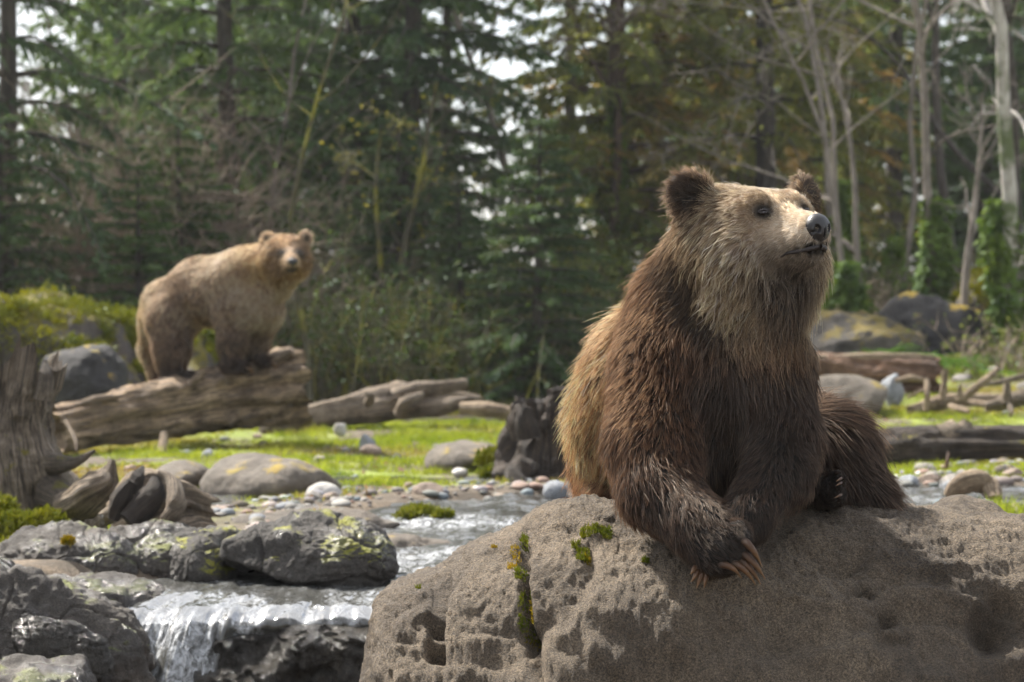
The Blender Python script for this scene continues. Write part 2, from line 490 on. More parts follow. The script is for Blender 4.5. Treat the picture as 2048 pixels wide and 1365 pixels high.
# ------------------------------------------------------------------ rocks
def cube_sphere(n):
    g = np.linspace(-1, 1, n); a, b = np.meshgrid(g, g, indexing='ij')
    a = np.tan(a*math.pi/4); b = np.tan(b*math.pi/4)
    one = np.ones_like(a); Vs = []; Fs = []; k = 0
    for f in range(6):
        p = [(one, a, b), (-one, b, a), (b, one, a), (a, -one, b), (a, b, one), (b, a, -one)][f]
        v = unit(np.stack(p, -1).reshape(-1, 3)); Vs.append(v); Fs.append(grid_faces(n, n)+k); k += n*n
    V = np.concatenate(Vs); F = np.concatenate(Fs)
    key = np.round(V*1e5).astype(np.int64)
    _, ix, inv = np.unique(key, axis=0, return_index=True, return_inverse=True)
    return V[ix], inv.reshape(-1)[F]
_CS = {}
def rock_mesh(name, size, seed, n=28, facets=7, rough=.10, detail=.025, freq=1.3, sharp=14.0, crack=.0):
    if n not in _CS: _CS[n] = cube_sphere(n)
    U, F = _CS[n]; rng = np.random.default_rng(seed); size = np.asarray(size, float)
    N = unit(rng.normal(size=(facets, 3))*np.array([1, 1, .8])); D = rng.uniform(.60, .95, facets)
    # soft minimum of random cutting planes -> worn facets
    q = np.maximum(U@N.T, 1e-3)/D
    r = (1+(q**sharp).sum(1))**(-1/sharp)
    V = U*r[:, None]*size*1.08
    nn = unit(U/size); w = V/size.max()
    d = rough*fbm(w*freq*1.5+seed, 4, seed)+detail*.32*fbm(w*12+seed, 5, seed+5, .6)-detail*.9*np.abs(vnoise(w*3.5+seed, seed+3))
    if crack: d = d-crack*(np.exp(-(vnoise(w*2.3+seed, seed+7)/.05)**2)+.4*np.exp(-(vnoise(w*5+seed, seed+8)/.06)**2))
    return mesh_np(name, V+nn*(d*size.mean())[:, None], F)
def rock(name, px, py_base, d, wpx, hpx, depth, seed, mat, label=None, cat='rock', group=None, sink=.25, rotz=0., tilt=0., parent=None, base=None, **kw):
    """boulder whose visible foot is at (px, py_base) at distance d, wpx by hpx pixels large"""
    w = wpx*d/FPX/2; h = hpx*d/FPX
    half = h/(2-2*sink)
    c = W(px, py_base, d); c[2] += h-half
    o = ob(name, rock_mesh(name, (w, depth, half), seed, **kw), mat, parent, label, cat, group)
    o.location = c; o.rotation_euler = (0, tilt, rotz)
    return o

MAT['rock_near'] = m_rock('boulder_sandstone', (.068, .051, .034), (.235, .186, .130), moss=.0, grain=1.0, scale=1.0)
MAT['rock_dark'] = m_rock('dark_stream_rock', (.022, .021, .019), (.10, .090, .080), moss=.25, grain=.6, wet=.25)
MAT['rock_wet'] = m_rock('wet_ledge_rock', (.040, .036, .030), (.17, .155, .13), grain=1.2, wet=.95, scale=1.8)
MAT['rock_left'] = m_rock('left_stream_rock', (.030, .027, .024), (.15, .133, .115), moss=.18, mossc=((.10, .12, .03), (.17, .17, .06)), grain=.7, wet=.35)
MAT['rock_mossy'] = m_rock('mossy_rock', (.025, .022, .020), (.12, .10, .09), moss=.42, mossc=((.020, .030, .003), (.17, .125, .007)), scale=1.8)
MAT['rock_grey'] = m_rock('grey_rock', (.014, .014, .015), (.045, .043, .045), moss=.16, mossc=((.16, .15, .015), (.35, .20, .012)), scale=.9)
MAT['rock_tan'] = m_rock('tan_rock', (.065, .055, .044), (.20, .172, .140), moss=.12, mossc=((.15, .14, .02), (.25, .15, .02)), scale=1.3)
MAT['rock_bank'] = m_rock('bank_rock', (.022, .020, .018), (.11, .095, .080), moss=.35, mossc=((.05, .055, .008), (.16, .10, .012)), scale=1.2)
MAT['rock_white'] = m_rock('white_stone', (.32, .315, .30), (.56, .55, .53), scale=2.5, grain=.3)
MAT['rock_pale'] = m_rock('pale_stone', (.18, .17, .155), (.36, .34, .31), scale=2.5, grain=.3)
MAT['rock_blue'] = m_rock('blue_grey_stone', (.16, .18, .20), (.32, .34, .37), scale=2.5, grain=.3)
MAT['rock_brown'] = m_rock('brown_stone', (.15, .115, .09), (.30, .235, .19), scale=2.5, grain=.3)
MAT['moss'] = m_leaf('moss_green', (.06, .085, .008), (.20, .20, .02), .25, 6, 40)
MAT['moss_gold'] = m_leaf('moss_gold', (.14, .12, .01), (.38, .25, .015), .25, 5, 40)

# the big boulder the near bear leans on
NB_PX = [690, 722, 742, 785, 830, 868, 892, 950, 1000, 1040, 1075, 1120, 1180, 1300, 1450, 1560, 1640, 1750, 1850, 1950, 2048, 2200, 2500, 2700]
NB_PY = [1420, 1290, 1205, 1172, 1158, 1152, 1122, 1092, 1072, 1052, 1022, 1003, 996, 1003, 1008, 1008, 1003, 1008, 1014, 1024, 1032, 1042, 1070, 1100]
def build_boulder():
    nu, nv = 860, 500
    X = np.linspace(W(690, 0, 6.9)[0], W(2650, 0, 6.9)[0], nu)
    ztop = np.array([W(0, y, 6.98)[2] for y in NB_PY]); zx = np.array([W(x, 0, 6.98)[0] for x in NB_PX])
    zt = np.interp(X, zx, ztop)
    zb = -.62
    end = np.clip(np.minimum((X-X[0])/.13, (X[-1]-X)/.3), 0, 1); end = np.sqrt(1-(1-end)**2)
    yc = 7.70+0*X; ay = (.86)*np.maximum(end, .02)
    zc = .5*(zt+zb); bz = .5*(zt-zb)
    th = np.linspace(0, 2*math.pi, nv, endpoint=False)
    # spend most of the vertices on the top and the face towards the viewer
    th = th+.45*np.sin(th-2.2)*.9
    e = 2/4.2
    cy = np.sign(np.cos(th))*np.abs(np.cos(th))**e; cz = np.sign(np.sin(th))*np.abs(np.sin(th))**e
    Y = yc[:, None]+ay[:, None]*cy[None]; Z = zc[:, None]+bz[:, None]*cz[None]
    Z = Z-.09*np.clip(Y-7.05, 0, 2)*(cz > 0)[None]
    Y = Y-.60*np.clip(zt[:, None]-.06-Z, 0, .6)*smooth(-(Y-7.5), -.3, .4)
    P = np.stack([np.broadcast_to(X[:, None], Y.shape), Y, Z], -1)
    du = np.gradient(P, axis=0); dv = np.gradient(P, axis=1); N = unit(np.cross(dv, du))
    ctr = np.stack([X, yc, zc], -1)[:, None]
    N = N*np.sign(((P-ctr)*N).sum(-1, keepdims=True)+1e-9)
    front = smooth(-(Y-7.12), -.02, .28)
    D = front*(.050*fbm(P*2.1+3, 3, 12)+.014*fbm(P*5.0+1, 4, 3))+.008*fbm(P*13, 4, 8, .6)+.0040*fbm(P*45, 3, 18)
    # broken planes, fine creases and grit
    pl = fbm(P*np.array([3.2, 3.2, 3.8])+7, 2, 44); D = D+front*.012*pl
    D = D-front*.017*np.exp(-(vnoise(P*np.array([2.2, 2.2, 4.2])+2, 51)/.04)**2)-front*.004*np.exp(-(vnoise(P*8+2, 52)/.06)**2)
    # worn ledges and chips that run gently down to the right
    wv = P@np.array([.25, .1, 1.0])*7.0+1.3*fbm(P*1.6+4, 3, 61); fr_ = wv-np.floor(wv)
    D = D+front*.020*(smooth(fr_, 0, .8)-smooth(fr_, .86, 1.0)-.4)*smooth(fbm(P*1.9+9, 3, 63), -.25, .35)
    D = D-front*.030*smooth(fbm(P*3.1+15, 3, 65), .55, .8)
    D = D-front*.004*np.abs(vnoise(P*11, 53))+.0030*vnoise(P*85, 54)+.0022*vnoise(P*150, 55)
    # vertical clefts and hollows
    px = 1024+P[..., 0]*FPX/P[..., 1]; py = HORIZON+(CAM_Z-P[..., 2])*FPX/P[..., 1]
    wob = 14*fbm(P*6, 3, 77)
    def cleft(x0, y0, x1, y1, w, dep):
        t = np.clip((py-y0)/(y1-y0), 0, 1); xc = x0+(x1-x0)*t+wob
        return -dep*np.exp(-((px-xc)/w)**2)*smooth(py, y0-20, y0+10)*(1-smooth(py, y1-10, y1+25))*front
    D = D+cleft(1040, 1055, 1052, 1300, 9, .075)+cleft(1062, 1270, 1090, 1365, 16, .05)+cleft(884, 1150, 872, 1310, 13, .10)+cleft(878, 1120, 884, 1170, 26, .05)
    for x, y, rx, ry, dp in ((1735, 1180, 16, 12, .05), (1778, 1228, 22, 18, .06), (1765, 1262, 10, 7, .03), (2005, 1250, 42, 40, .08), (1700, 1130, 60, 40, .03), (1890, 1150, 120, 14, .025), (1800, 1300, 60, 12, .02), (1560, 1300, 30, 60, .03)):
        D = D-dp*np.exp(-((px-x-wob)/rx)**2-((py-y-wob)/ry)**2)*front
    P = P+N*D[..., None]
    Pf = P.reshape(-1, 3)
    F = grid_faces(nu, nv, True)
    capL, capR = len(Pf), len(Pf)+1
    Pf = np.concatenate([Pf, [P[0].mean(0)], [P[-1].mean(0)]])
    j = np.arange(nv); jn = (j+1) % nv
    cap = np.concatenate([np.stack([j, jn, np.full(nv, capL)], 1), np.stack([(nu-1)*nv+jn, (nu-1)*nv+j, np.full(nv, capR)], 1)])
    me = mesh_np('boulder', Pf, [F, cap])
    o = ob('boulder', me, MAT['rock_near'], label='large grey-brown boulder under the near bear, in front at the lower right', cat='boulder')
    # moss tufts in the clefts
    rng = np.random.default_rng(5)
    scr = np.stack([px, py], -1).reshape(-1, 2); fr = (front.reshape(-1) > .1)
    def tufts(spots, mat, nm, n, ln):
        A = []
        for x, y, rx, ry in spots:
            m = fr & (np.abs(scr[:, 0]-x) < rx) & (np.abs(scr[:, 1]-y) < ry) & (P.reshape(-1, 3)[:, 1] < 7.25)
            ix = np.flatnonzero(m)
            if len(ix): A.append(rng.choice(ix, max(30, int(n*rx*ry/200))))
        if not A: return
        ix = np.concatenate(A); b = P.reshape(-1, 3)[ix]+rng.normal(0, .002, (len(ix), 3)); nn = N.reshape(-1, 3)[ix]
        d = unit(nn+rng.normal(0, .55, nn.shape)+[0, 0, .5])*(ln*rng.uniform(.4, 1.2, len(ix)))[:, None]
        s = unit(np.cross(d, rng.normal(size=d.shape)))*(ln*.17)
        V = np.stack([b-s, b+s, b+d], 1).reshape(-1, 3)
        ob(nm, mesh_np(nm, V, np.arange(len(V)).reshape(-1, 3), False), mat, o, kind='stuff')
    tufts([(1046, 1080, 8, 10), (1040, 1150, 8, 14), (1050, 1200, 9, 20), (1047, 1250, 8, 18), (1165, 1110, 12, 16), (1190, 1062, 30, 9), (1150, 1088, 8, 6), (1215, 1070, 8, 7), (1290, 1135, 7, 5), (835, 1172, 5, 4)], MAT['moss'], 'moss', 330, .014)
    tufts([(1028, 1105, 7, 14), (1022, 1130, 9, 7), (1060, 1225, 6, 22), (985, 1095, 8, 4), (1178, 1120, 6, 10), (1047, 1268, 7, 12)], MAT['moss_gold'], 'moss', 260, .012)
build_boulder()

# ledge and rocks round the waterfall
def ledge():
    nu, nv = 300, 230
    u = np.linspace(0, 1, nu); v = np.linspace(0, 1, nv); U, V = np.meshgrid(u, v, indexing='ij')
    x, y, z = fall_surface(-.12+U*1.28, V)
    q = P3(x*5, y*5, z*5)
    out = smooth(V, .42, .62)
    z = z-.035*(1-out); y = y+.02*out
    bul = .10*fbm(q*.55, 3, 3)+.05*fbm(q*1.7, 4, 6, .6)-.05*np.abs(vnoise(q*1.3, 9))
    rt = smooth(U, .36, .50)
    y = y-out*(bul*rt+.05*rt-.07*(1-rt))
    z = z+.02*out*fbm(q*2.5, 3, 19)
    me = mesh_np('rock_ledge', P3(x, y, z).reshape(-1, 3), grid_faces(nu, nv))
    ob('rock_ledge', me, MAT['rock_wet'], label='wet black rock ledge under the small waterfall', cat='rock')
ledge()
rock('rock', 55, 1400, 9.05, 470, 262, .42, 14, MAT['rock_left'], 'rounded greenish-grey rock left of the waterfall, at the lower left corner', n=90, facets=7, rough=.10, detail=.05, sink=.2, tilt=.30, crack=.06)
rock('rock', 120, 1350, 8.75, 200, 110, .14, 16, MAT['rock_wet'], 'small wet black rock against the left side of the waterfall', n=60, facets=7, rough=.12, detail=.08, crack=.05, tilt=.5)
rock('rock', 60, 1400, 8.55, 330, 80, .30, 20, MAT['rock_left'], 'low grey rock at the foot of the big left rock, bottom left corner', n=44, facets=9, rough=.15)
rock('rock', 135, 1172, 10.1, 300, 118, .35, 23, MAT['rock_left'], 'low grey rock slab with gold moss tuft, below the tall stump', n=80, facets=6, sharp=22, sink=.3, detail=.06, crack=.05, rotz=.3)
rock('rock', 275, 1150, 10.35, 340, 108, .38, 31, MAT['rock_left'], 'long grey rock slab in front of the broken hollow root', n=80, facets=6, sharp=22, sink=.3, detail=.06, crack=.05)
rock('rock', 425, 1152, 10.15, 205, 92, .30, 37, MAT['rock_dark'], 'dark grey wedge of rock between the long slab and the angular stream rock', n=90, facets=5, sharp=22, sink=.3, detail=.06, crack=.05)
rock('rock', 628, 1160, 9.95, 345, 128, .34, 45, MAT['rock_dark'], 'angular dark rock standing in the stream above the waterfall', n=90, facets=5, sharp=26, rough=.09, detail=.06, crack=.05, sink=.25, rotz=.2)
rock('rock', 820, 1108, 11.2, 175, 38, .22, 52, MAT['rock_tan'], 'low brown rock with water running round it in mid stream', n=36, sink=.4)
rock('rock', 640, 1052, 11.7, 330, 34, .28, 55, MAT['rock_tan'], 'flat brown rock ledge on the far bank of the stream', n=40, sink=.4, rough=.06)
rock('rock', 545, 985, 13.6, 280, 76, .45, 61, MAT['rock_tan'], 'wide low brown boulder half sunk in the grass', n=44, facets=6, sink=.35, rough=.06, detail=.015)
rock('rock', 362, 985, 13.9, 130, 58, .35, 67, MAT['rock_tan'], 'small brown boulder beside the wide low one, behind the hollow root', n=36, sink=.35, rough=.06)
rock('rock', 935, 940, 15.7, 165, 54, .34, 73, MAT['rock_tan'], 'grey-brown boulder in the grass left of the dark stump', n=40, sink=.35, rough=.05, detail=.015, facets=5)
rock('stone', 648, 1012, 13.0, 74, 46, .09, 81, MAT['rock_white'], 'round white stone on the stream bank', cat='stone', n=24, facets=4, rough=.05, detail=.0)
rock('stone', 855, 1000, 13.1, 70, 34, .09, 83, MAT['rock_brown'], 'flat oval brown stone near the stream bank', cat='stone', n=24, facets=4, rough=.04, detail=.0)
rock('stone', 1110, 995, 13.3, 50, 32, .08, 85, MAT['rock_blue'], 'round blue-grey stone at the foot of the dark stump', cat='stone', n=24, facets=4, rough=.04, detail=.0)
rock('stone', 735, 902, 16.9, 34, 34, .07, 87, MAT['rock_blue'], 'pointed blue-grey stone in the middle of the grass', cat='stone', n=20, facets=5, rough=.05)
rock('stone', 742, 910, 16.6, 42, 22, .07, 88, MAT['rock_brown'], 'small brown stone under the pointed blue-grey one', cat='stone', n=20, facets=5, rough=.05)
rock('stone', 681, 866, 18.6, 26, 22, .05, 90, MAT['rock_white'], 'small white stone in the grass beside the forked driftwood', cat='stone', n=18, facets=4, rough=.05)
rock('stone', 416, 922, 16.2, 26, 22, .05, 91, MAT['rock_blue'], 'small blue-grey stone in the grass right of the prop stick', cat='stone', n=18, facets=4, rough=.05)
rock('stone', 918, 952, 14.9, 34, 16, .06, 92, MAT['rock_white'], 'flat white stone in front of the grey-brown grass boulder', cat='stone', n=18, facets=4, rough=.05)
rock('rock', 120, 1225, 9.55, 420, 78, .3, 58, MAT['rock_left'], 'low flat dark rock between the grey slabs and the big left rock', n=60, facets=6, sharp=20, sink=.35, detail=.05, crack=.04)
# mossy rocks on the left
rock('boulder', 60, 860, 21.5, 520, 250, 1.1, 101, MAT['rock_mossy'], 'big boulder covered in gold and green moss behind the tall stump', cat='boulder', n=60, facets=8, rough=.14, detail=.04, sink=.2)
rock('boulder', 240, 850, 22.2, 330, 205, .8, 107, MAT['rock_mossy'], 'mossy boulder behind the standing bear\'s hind legs', cat='boulder', n=50, facets=8, rough=.14, detail=.04, sink=.2)
rock('boulder', 165, 850, 20.0, 165, 165, .5, 104, MAT['rock_grey'], 'bare blue-grey pointed rock with orange lichen on top, against the mossy boulder', cat='boulder', n=50, facets=6, sharp=30, rough=.08, detail=.03, sink=.2, rotz=.5)
rock('boulder', 400, 850, 21.5, 90, 168, .4, 109, MAT['rock_mossy'], 'narrow bright mossy rock seen between the standing bear\'s legs', cat='boulder', n=36, facets=7, rough=.14, sink=.2)
# right bank
rock('boulder', 1700, 735, 25.5, 260, 110, .7, 121, MAT['rock_bank'], 'long low lichen-covered rock behind the split log', cat='boulder', n=46, facets=6, sink=.25)
rock('boulder', 1885, 735, 26.5, 270, 152, .8, 127, MAT['rock_grey'], 'dark blue-grey boulder on the right bank behind the ferns', cat='boulder', n=50, facets=7, sink=.25, rough=.1)
rock('boulder', 2040, 735, 27.5, 270, 195, .8, 129, MAT['rock_bank'], 'tall brownish mossy boulder at the right edge, behind the dark one', cat='boulder', n=50, facets=6, sink=.25, rough=.1)
rock('rock', 1690, 832, 20.3, 190, 78, .35, 133, MAT['rock_tan'], 'pale blocky rock in front of the split log', n=40, facets=5, sharp=16, rough=.04, detail=.01, sink=.25)
rock('rock', 1785, 800, 20.8, 46, 52, .12, 135, MAT['rock_blue'], 'small blue-grey rock at the end of the pale blocky rock', n=24, facets=6, rough=.08)
rock('rock', 1950, 1080, 8.3, 260, 75, .35, 139, MAT['rock_near'], 'low rough rock behind the near boulder, at the right edge under the gravel', n=50, facets=8, sink=.3, rough=.14)

def moss_on(o, seed, n, size, mats=('moss', 'moss_gold'), thr=-.05, freq=2.2):
    """shaggy moss growing in patches on the upper faces of a rock"""
    me = o.data; rng = np.random.default_rng(seed)
    v = np.empty(len(me.vertices)*3, np.float32); me.vertices.foreach_get('co', v); v = v.reshape(-1, 3).astype(float)
    nr = np.empty(len(me.vertices)*3, np.float32); me.vertices.foreach_get('normal', nr); nr = nr.reshape(-1, 3).astype(float)
    for k, mt in enumerate(mats):
        w = (fbm(v*freq+seed+11*k, 3, seed+k)+.55*nr[:, 2] > thr+.56+.22*k) & (nr[:, 2] > -.35)
        ix = np.flatnonzero(w)
        if not len(ix): continue
        ix = rng.choice(ix, n)
        b = v[ix]+rng.normal(0, .03, (n, 3)); dr = unit(nr[ix]*.8+rng.normal(0, .5, (n, 3))+[0, 0, .1]); ln = size*rng.uniform(.5, 1.5, n)
        s = unit(np.cross(dr, rng.normal(size=dr.shape)))*(ln*.35)[:, None]
        V = np.stack([b-s-dr*.01, b+s-dr*.01, b+dr*ln[:, None]], 1).reshape(-1, 3)
        ob('moss', mesh_np('moss', V, np.arange(len(V)).reshape(-1, 3), False), MAT[mt], o, kind='stuff')
MAT['moss_bright'] = m_leaf('moss_bright', (.07, .085, .006), (.26, .25, .015), .3, 3, 30)
for o in [q for q in bpy.data.objects if q.type == 'MESH' and 'moss' in q.get('label', '') and 'blue-grey' not in q.get('label', '') and q.get('category') == 'boulder']:
    big = o.dimensions.x > 1.2
    moss_on(o, len(o.name)*7+int(o.location.x*10), 12000 if big else 5000, .028, ('moss_bright', 'moss'))
# ------------------------------------------------------------------ driftwood, logs, stumps
MAT['wood_log'] = m_wood('weathered_log', (.020, .013, .009), (.42, .315, .215))
MAT['wood_grey'] = m_wood('grey_driftwood', (.042, .032, .024), (.42, .34, .255))
MAT['wood_dark'] = m_wood('dark_rotten_wood', (.012, .009, .007), (.075, .055, .040), moss=.15)
MAT['wood_pale'] = m_wood('pale_driftwood', (.16, .115, .075), (.52, .41, .29))
MAT['wood_red'] = m_wood('split_red_wood', (.045, .022, .013), (.24, .14, .085))
MAT['wood_stump'] = m_wood('grey_stump', (.030, .023, .017), (.23, .19, .15), moss=.26, k=1.6)
MAT['wood_hollow'] = m_plain('rotten_heart', (.030, .014, .007), .95, (60, .8))

def log_mesh(name, pts, rad, seed, k=40, n=70, ridge=.12, knots=.10, ragged=.0, hollow=0., freq=9, twist=.6, sq=(1, 1)):
    """weathered trunk: lengthwise ridges, knots, broken ends"""
    rng = np.random.default_rng(seed)
    P = spline(np.asarray(pts, float), n); r = spline(np.asarray(rad, float), n)
    T, A, B = frames(P)
    th = np.linspace(0, 2*math.pi, k, endpoint=False); s = np.linspace(0, 1, n)
    TH, Sg = np.meshgrid(th, s); Ln = np.linalg.norm(np.diff(P, axis=0), axis=1).sum()
    c = P3(np.cos(TH+twist*Sg)*freq/4, np.sin(TH+twist*Sg)*freq/4, Sg*Ln*.9)+seed
    f = 1+ridge*ridged(c*np.array([1, 1, .45]), 3, seed)+knots*fbm(P3(np.cos(TH), np.sin(TH), Sg*Ln*1.6)*1.5+seed, 3, seed+9)
    f = f+.05*fbm(P3(np.cos(TH)*2.5, np.sin(TH)*2.5, Sg*Ln*14)+seed, 4, seed+2, .6)-.07*np.exp(-(vnoise(c*np.array([1.2, 1.2, .5])+3, seed+4)/.10)**2)
    RR = r[:, None]*f
    V = P[:, None]+RR[..., None]*(np.cos(TH)[..., None]*A[:, None]*sq[0]+np.sin(TH)[..., None]*B[:, None]*sq[1])
    if ragged:
        for e, sg in ((0, -1), (n-1, 1)):
            w = ragged*np.mean(r)*(.5+fbm(P3(np.cos(th)*3, np.sin(th)*3, 0)+seed+e, 3, seed))
            for q in range(3):
                i = e+(q if e == 0 else -q)
                V[i] += T[i]*sg*(w*(1-q/3))[:, None]
    V = V.reshape(-1, 3); F = [grid_faces(n, k, True)]
    al = np.repeat(s*Ln, k); rd = np.tile(np.abs(th/math.pi-1), n)
    # end caps, dished in when hollow
    ex = []; tri = []
    nb = len(V)
    for e, sg in ((0, 1), (n-1, -1)):
        inner = P[e]+(V[e*k:(e+1)*k]-P[e])*(.72 if hollow else .5)+T[e]*sg*hollow*r[e]*.25
        ctr = P[e]+T[e]*sg*hollow*r[e]*1.5
        i0 = nb+len(ex); ex += list(inner)+[ctr]
        j = np.arange(k); jn = (j+1) % k
        q4 = np.stack([e*k+j, e*k+jn, i0+jn, i0+j], 1); q3 = np.stack([i0+j, i0+jn, np.full(k, i0+k)], 1)
        if sg == 1: q4 = q4[:, ::-1]; q3 = q3[:, ::-1]
        F.append(q4); tri.append(q3)
    V = np.concatenate([V, np.array(ex)]); F = [np.concatenate(F), np.concatenate(tri)]
    al = np.concatenate([al, np.zeros(len(ex))]); rd = np.concatenate([rd, np.tile(np.linspace(0, 1, k+1), 2)])
    return mesh_np(name, V, F, True, {'along': al, 'round': rd})

def LP(*a): return [W(*p) for p in a]
def RP(d, *a): return [x*d/FPX for x in a]

def log(name, pts, rpx, d, seed, mat, label, cat='log', group=None, parent=None, **kw):
    return ob(name, log_mesh(name, LP(*pts), RP(d, *rpx), seed, **kw), mat, parent, label, cat, group)

# the log the far bear stands on
lg = log('fallen_log', [(105, 858, 17.0), (230, 836, 17.4), (360, 812, 17.8), (480, 790, 18.0), (598, 772, 18.15)], (44, 48, 52, 58, 64), 17.7, 3, MAT['wood_log'],
         'big weathered fallen log that the far bear stands on', k=64, n=140, ridge=.16, knots=.20, ragged=.25, hollow=.6)
for pts, r in (([(150, 812, 17.0), (195, 800, 17.1), (245, 793, 17.2)], (5, 9, 3)), ([(455, 748, 17.75), (520, 728, 17.85), (572, 708, 18.0), (590, 716, 18.0)], (7, 12, 12, 5)), ([(380, 770, 17.6), (400, 752, 17.6), (412, 742, 17.6)], (9, 7, 2)),
               ([(130, 840, 16.8), (150, 880, 16.5), (152, 902, 16.4)], (4, 4, 2))):
    log('splinter', pts, r, 17.6, int(r[0]*7+len(pts)), MAT['wood_log'], None, None, parent=lg, k=12, n=18)
log('prop_stick', [(322, 912, 16.9), (326, 890, 17.0), (330, 868, 17.1)], (10, 9, 8), 17, 5, MAT['wood_pale'], 'short pale stick propping up the big fallen log', cat='stick', k=14, n=14)

# tall broken stump, left edge
st = log('stump', [(46, 1085, 11.4), (42, 1000, 11.4), (30, 900, 11.4), (26, 820, 11.4), (38, 752, 11.4)], (165, 118, 86, 72, 70), 11.4, 21, MAT['wood_stump'],
         'tall broken grey tree stump standing at the left edge', cat='stump', k=64, n=110, ridge=.07, knots=.30, ragged=.45, hollow=1.0, freq=3, twist=.3)
for pts, r in (([(85, 800, 11.2), (92, 760, 11.2), (90, 722, 11.25)], (16, 13, 4)), ([(20, 790, 11.3), (12, 755, 11.3), (10, 735, 11.3)], (14, 10, 3)),
               ([(105, 930, 11.2), (150, 925, 11.0), (188, 902, 10.95)], (22, 10, 3)), ([(100, 985, 11.2), (135, 1010, 11.0), (160, 1045, 10.95)], (34, 22, 10))):
    log('root', pts, r, 11.2, int(pts[0][0]), MAT['wood_stump'], None, None, parent=st, k=18, n=24)
log('root_piece', [(125, 1015, 11.0), (165, 998, 10.95), (200, 972, 10.9), (218, 945, 10.9), (226, 920, 10.9)], (30, 40, 36, 18, 4), 11, 31, MAT['wood_grey'], 'gnarled pale root horn beside the tall stump', cat='root', k=36, n=50, ridge=.14, knots=.3)
hr = log('hollow_root', [(238, 1035, 10.75), (285, 1010, 10.75), (340, 1005, 10.8), (395, 1018, 10.95)], (30, 58, 46, 30), 10.8, 37, MAT['wood_grey'], 'broken hollow root with a dark mossy rotten middle, on the rocks', cat='root', k=48, n=60, ridge=.22, knots=.3, ragged=.7, hollow=.8, freq=5)
for pts, r, mt in (([(262, 985, 10.6), (275, 955, 10.6), (285, 934, 10.65)], (16, 12, 3), 'wood_dark'), ([(225, 1040, 10.5), (240, 1000, 10.5), (262, 962, 10.5)], (10, 18, 8), 'wood_dark'), ([(330, 1045, 10.4), (352, 1010, 10.4), (345, 965, 10.5), (318, 945, 10.55)], (14, 17, 12, 4), 'wood_grey'),
                   ([(255, 1045, 10.45), (300, 1000, 10.5), (312, 955, 10.55)], (18, 24, 8), 'wood_dark')):
    log('splinter', pts, r, 10.6, int(pts[0][0]), MAT[mt], None, None, parent=hr, k=16, n=22, ridge=.2)

# driftwood across the middle
dw = log('driftwood_log', [(520, 862, 19.5), (610, 838, 19.6), (700, 822, 19.8), (780, 808, 20.0), (850, 800, 20.2), (960, 800, 20.4)], (16, 20, 26, 34, 28, 8), 19.8, 41, MAT['wood_grey'], 'long forked driftwood trunk lying across the back of the grass', k=32, n=80, ridge=.12, knots=.2)
for pts, r in (([(790, 800, 19.9), (830, 782, 19.9), (880, 776, 19.9), (932, 768, 20.0)], (20, 16, 13, 11)), ([(850, 815, 19.9), (895, 812, 19.8), (930, 800, 19.8), (965, 798, 19.9)], (18, 16, 9, 4)), ([(735, 806, 19.6), (742, 795, 19.5), (732, 785, 19.5)], (9, 7, 4)), ([(800, 830, 19.7), (812, 805, 19.6), (846, 790, 19.7)], (12, 12, 6))):
    log('branch', pts, r, 19.9, int(pts[0][0]), MAT['wood_grey'], None, None, parent=dw, k=16, n=26)
log('driftwood_stick', [(600, 838, 21.2), (650, 822, 21.3), (690, 808, 21.4)], (5, 7, 3), 21.3, 43, MAT['wood_grey'], 'thin grey stick behind the forked driftwood trunk', cat='stick', k=12, n=20)
log('driftwood_log', [(918, 818, 19.3), (975, 820, 19.3), (1045, 832, 19.3)], (11, 15, 12), 19.3, 47, MAT['wood_pale'], 'short pale log between the forked driftwood and the dark stump', k=24, n=30, hollow=.6)
ds = log('stump', [(1085, 985, 14.6), (1090, 930, 14.6), (1092, 860, 14.6), (1085, 800, 14.6)], (84, 80, 76, 66), 14.6, 53, MAT['wood_dark'], 'black rotten stump just left of the near bear', cat='stump', k=44, n=60, ridge=.22, knots=.5, ragged=.15, freq=6, hollow=.8)
for pts, r in (([(1048, 880, 14.3), (1042, 840, 14.3), (1050, 812, 14.3)], (22, 20, 12)), ([(1112, 840, 14.4), (1115, 800, 14.4), (1110, 775, 14.4)], (26, 20, 12)), ([(1045, 930, 14.2), (1036, 960, 14.1), (1055, 985, 14.0)], (22, 18, 8))):
    log('splinter', pts, r, 14.4, int(pts[0][0]), MAT['wood_dark'], None, None, parent=ds, k=18, n=24, ridge=.3, knots=.4)

# right bank
sl_ = log('split_log', [(1560, 745, 22.0), (1650, 748, 22.0), (1760, 750, 22.0), (1868, 752, 22.0)], (36, 38, 38, 36), 22, 61, MAT['wood_red'], 'long split reddish log with a flat pale top, behind the pale blocky rock', k=40, n=60, ridge=.14, ragged=.3, hollow=.3, sq=(1, 1))
log('top_slab', [(1600, 712, 21.9), (1630, 716, 21.9), (1760, 714, 21.95), (1868, 716, 22.0)], (10, 7, 8, 6), 22, 63, MAT['wood_pale'], None, None, parent=sl_, k=14, n=30)  # pale strip on the log; its sunlit top put into the colour
log('driftwood_stick', [(1790, 762, 20.6), (1822, 757, 20.6), (1850, 762, 20.7)], (4, 7, 5), 20.6, 65, MAT['wood_pale'], 'short pale stick lying against the split log', cat='stick', k=12, n=16)
rb = log('driftwood_tangle', [(1822, 822, 20.0), (1880, 806, 20.2), (1945, 800, 20.4), (2040, 800, 20.6)], (10, 15, 13, 10), 20, 67, MAT['wood_pale'], 'pale driftwood branch with upright broken twigs on the right bank', cat='driftwood', k=20, n=40)
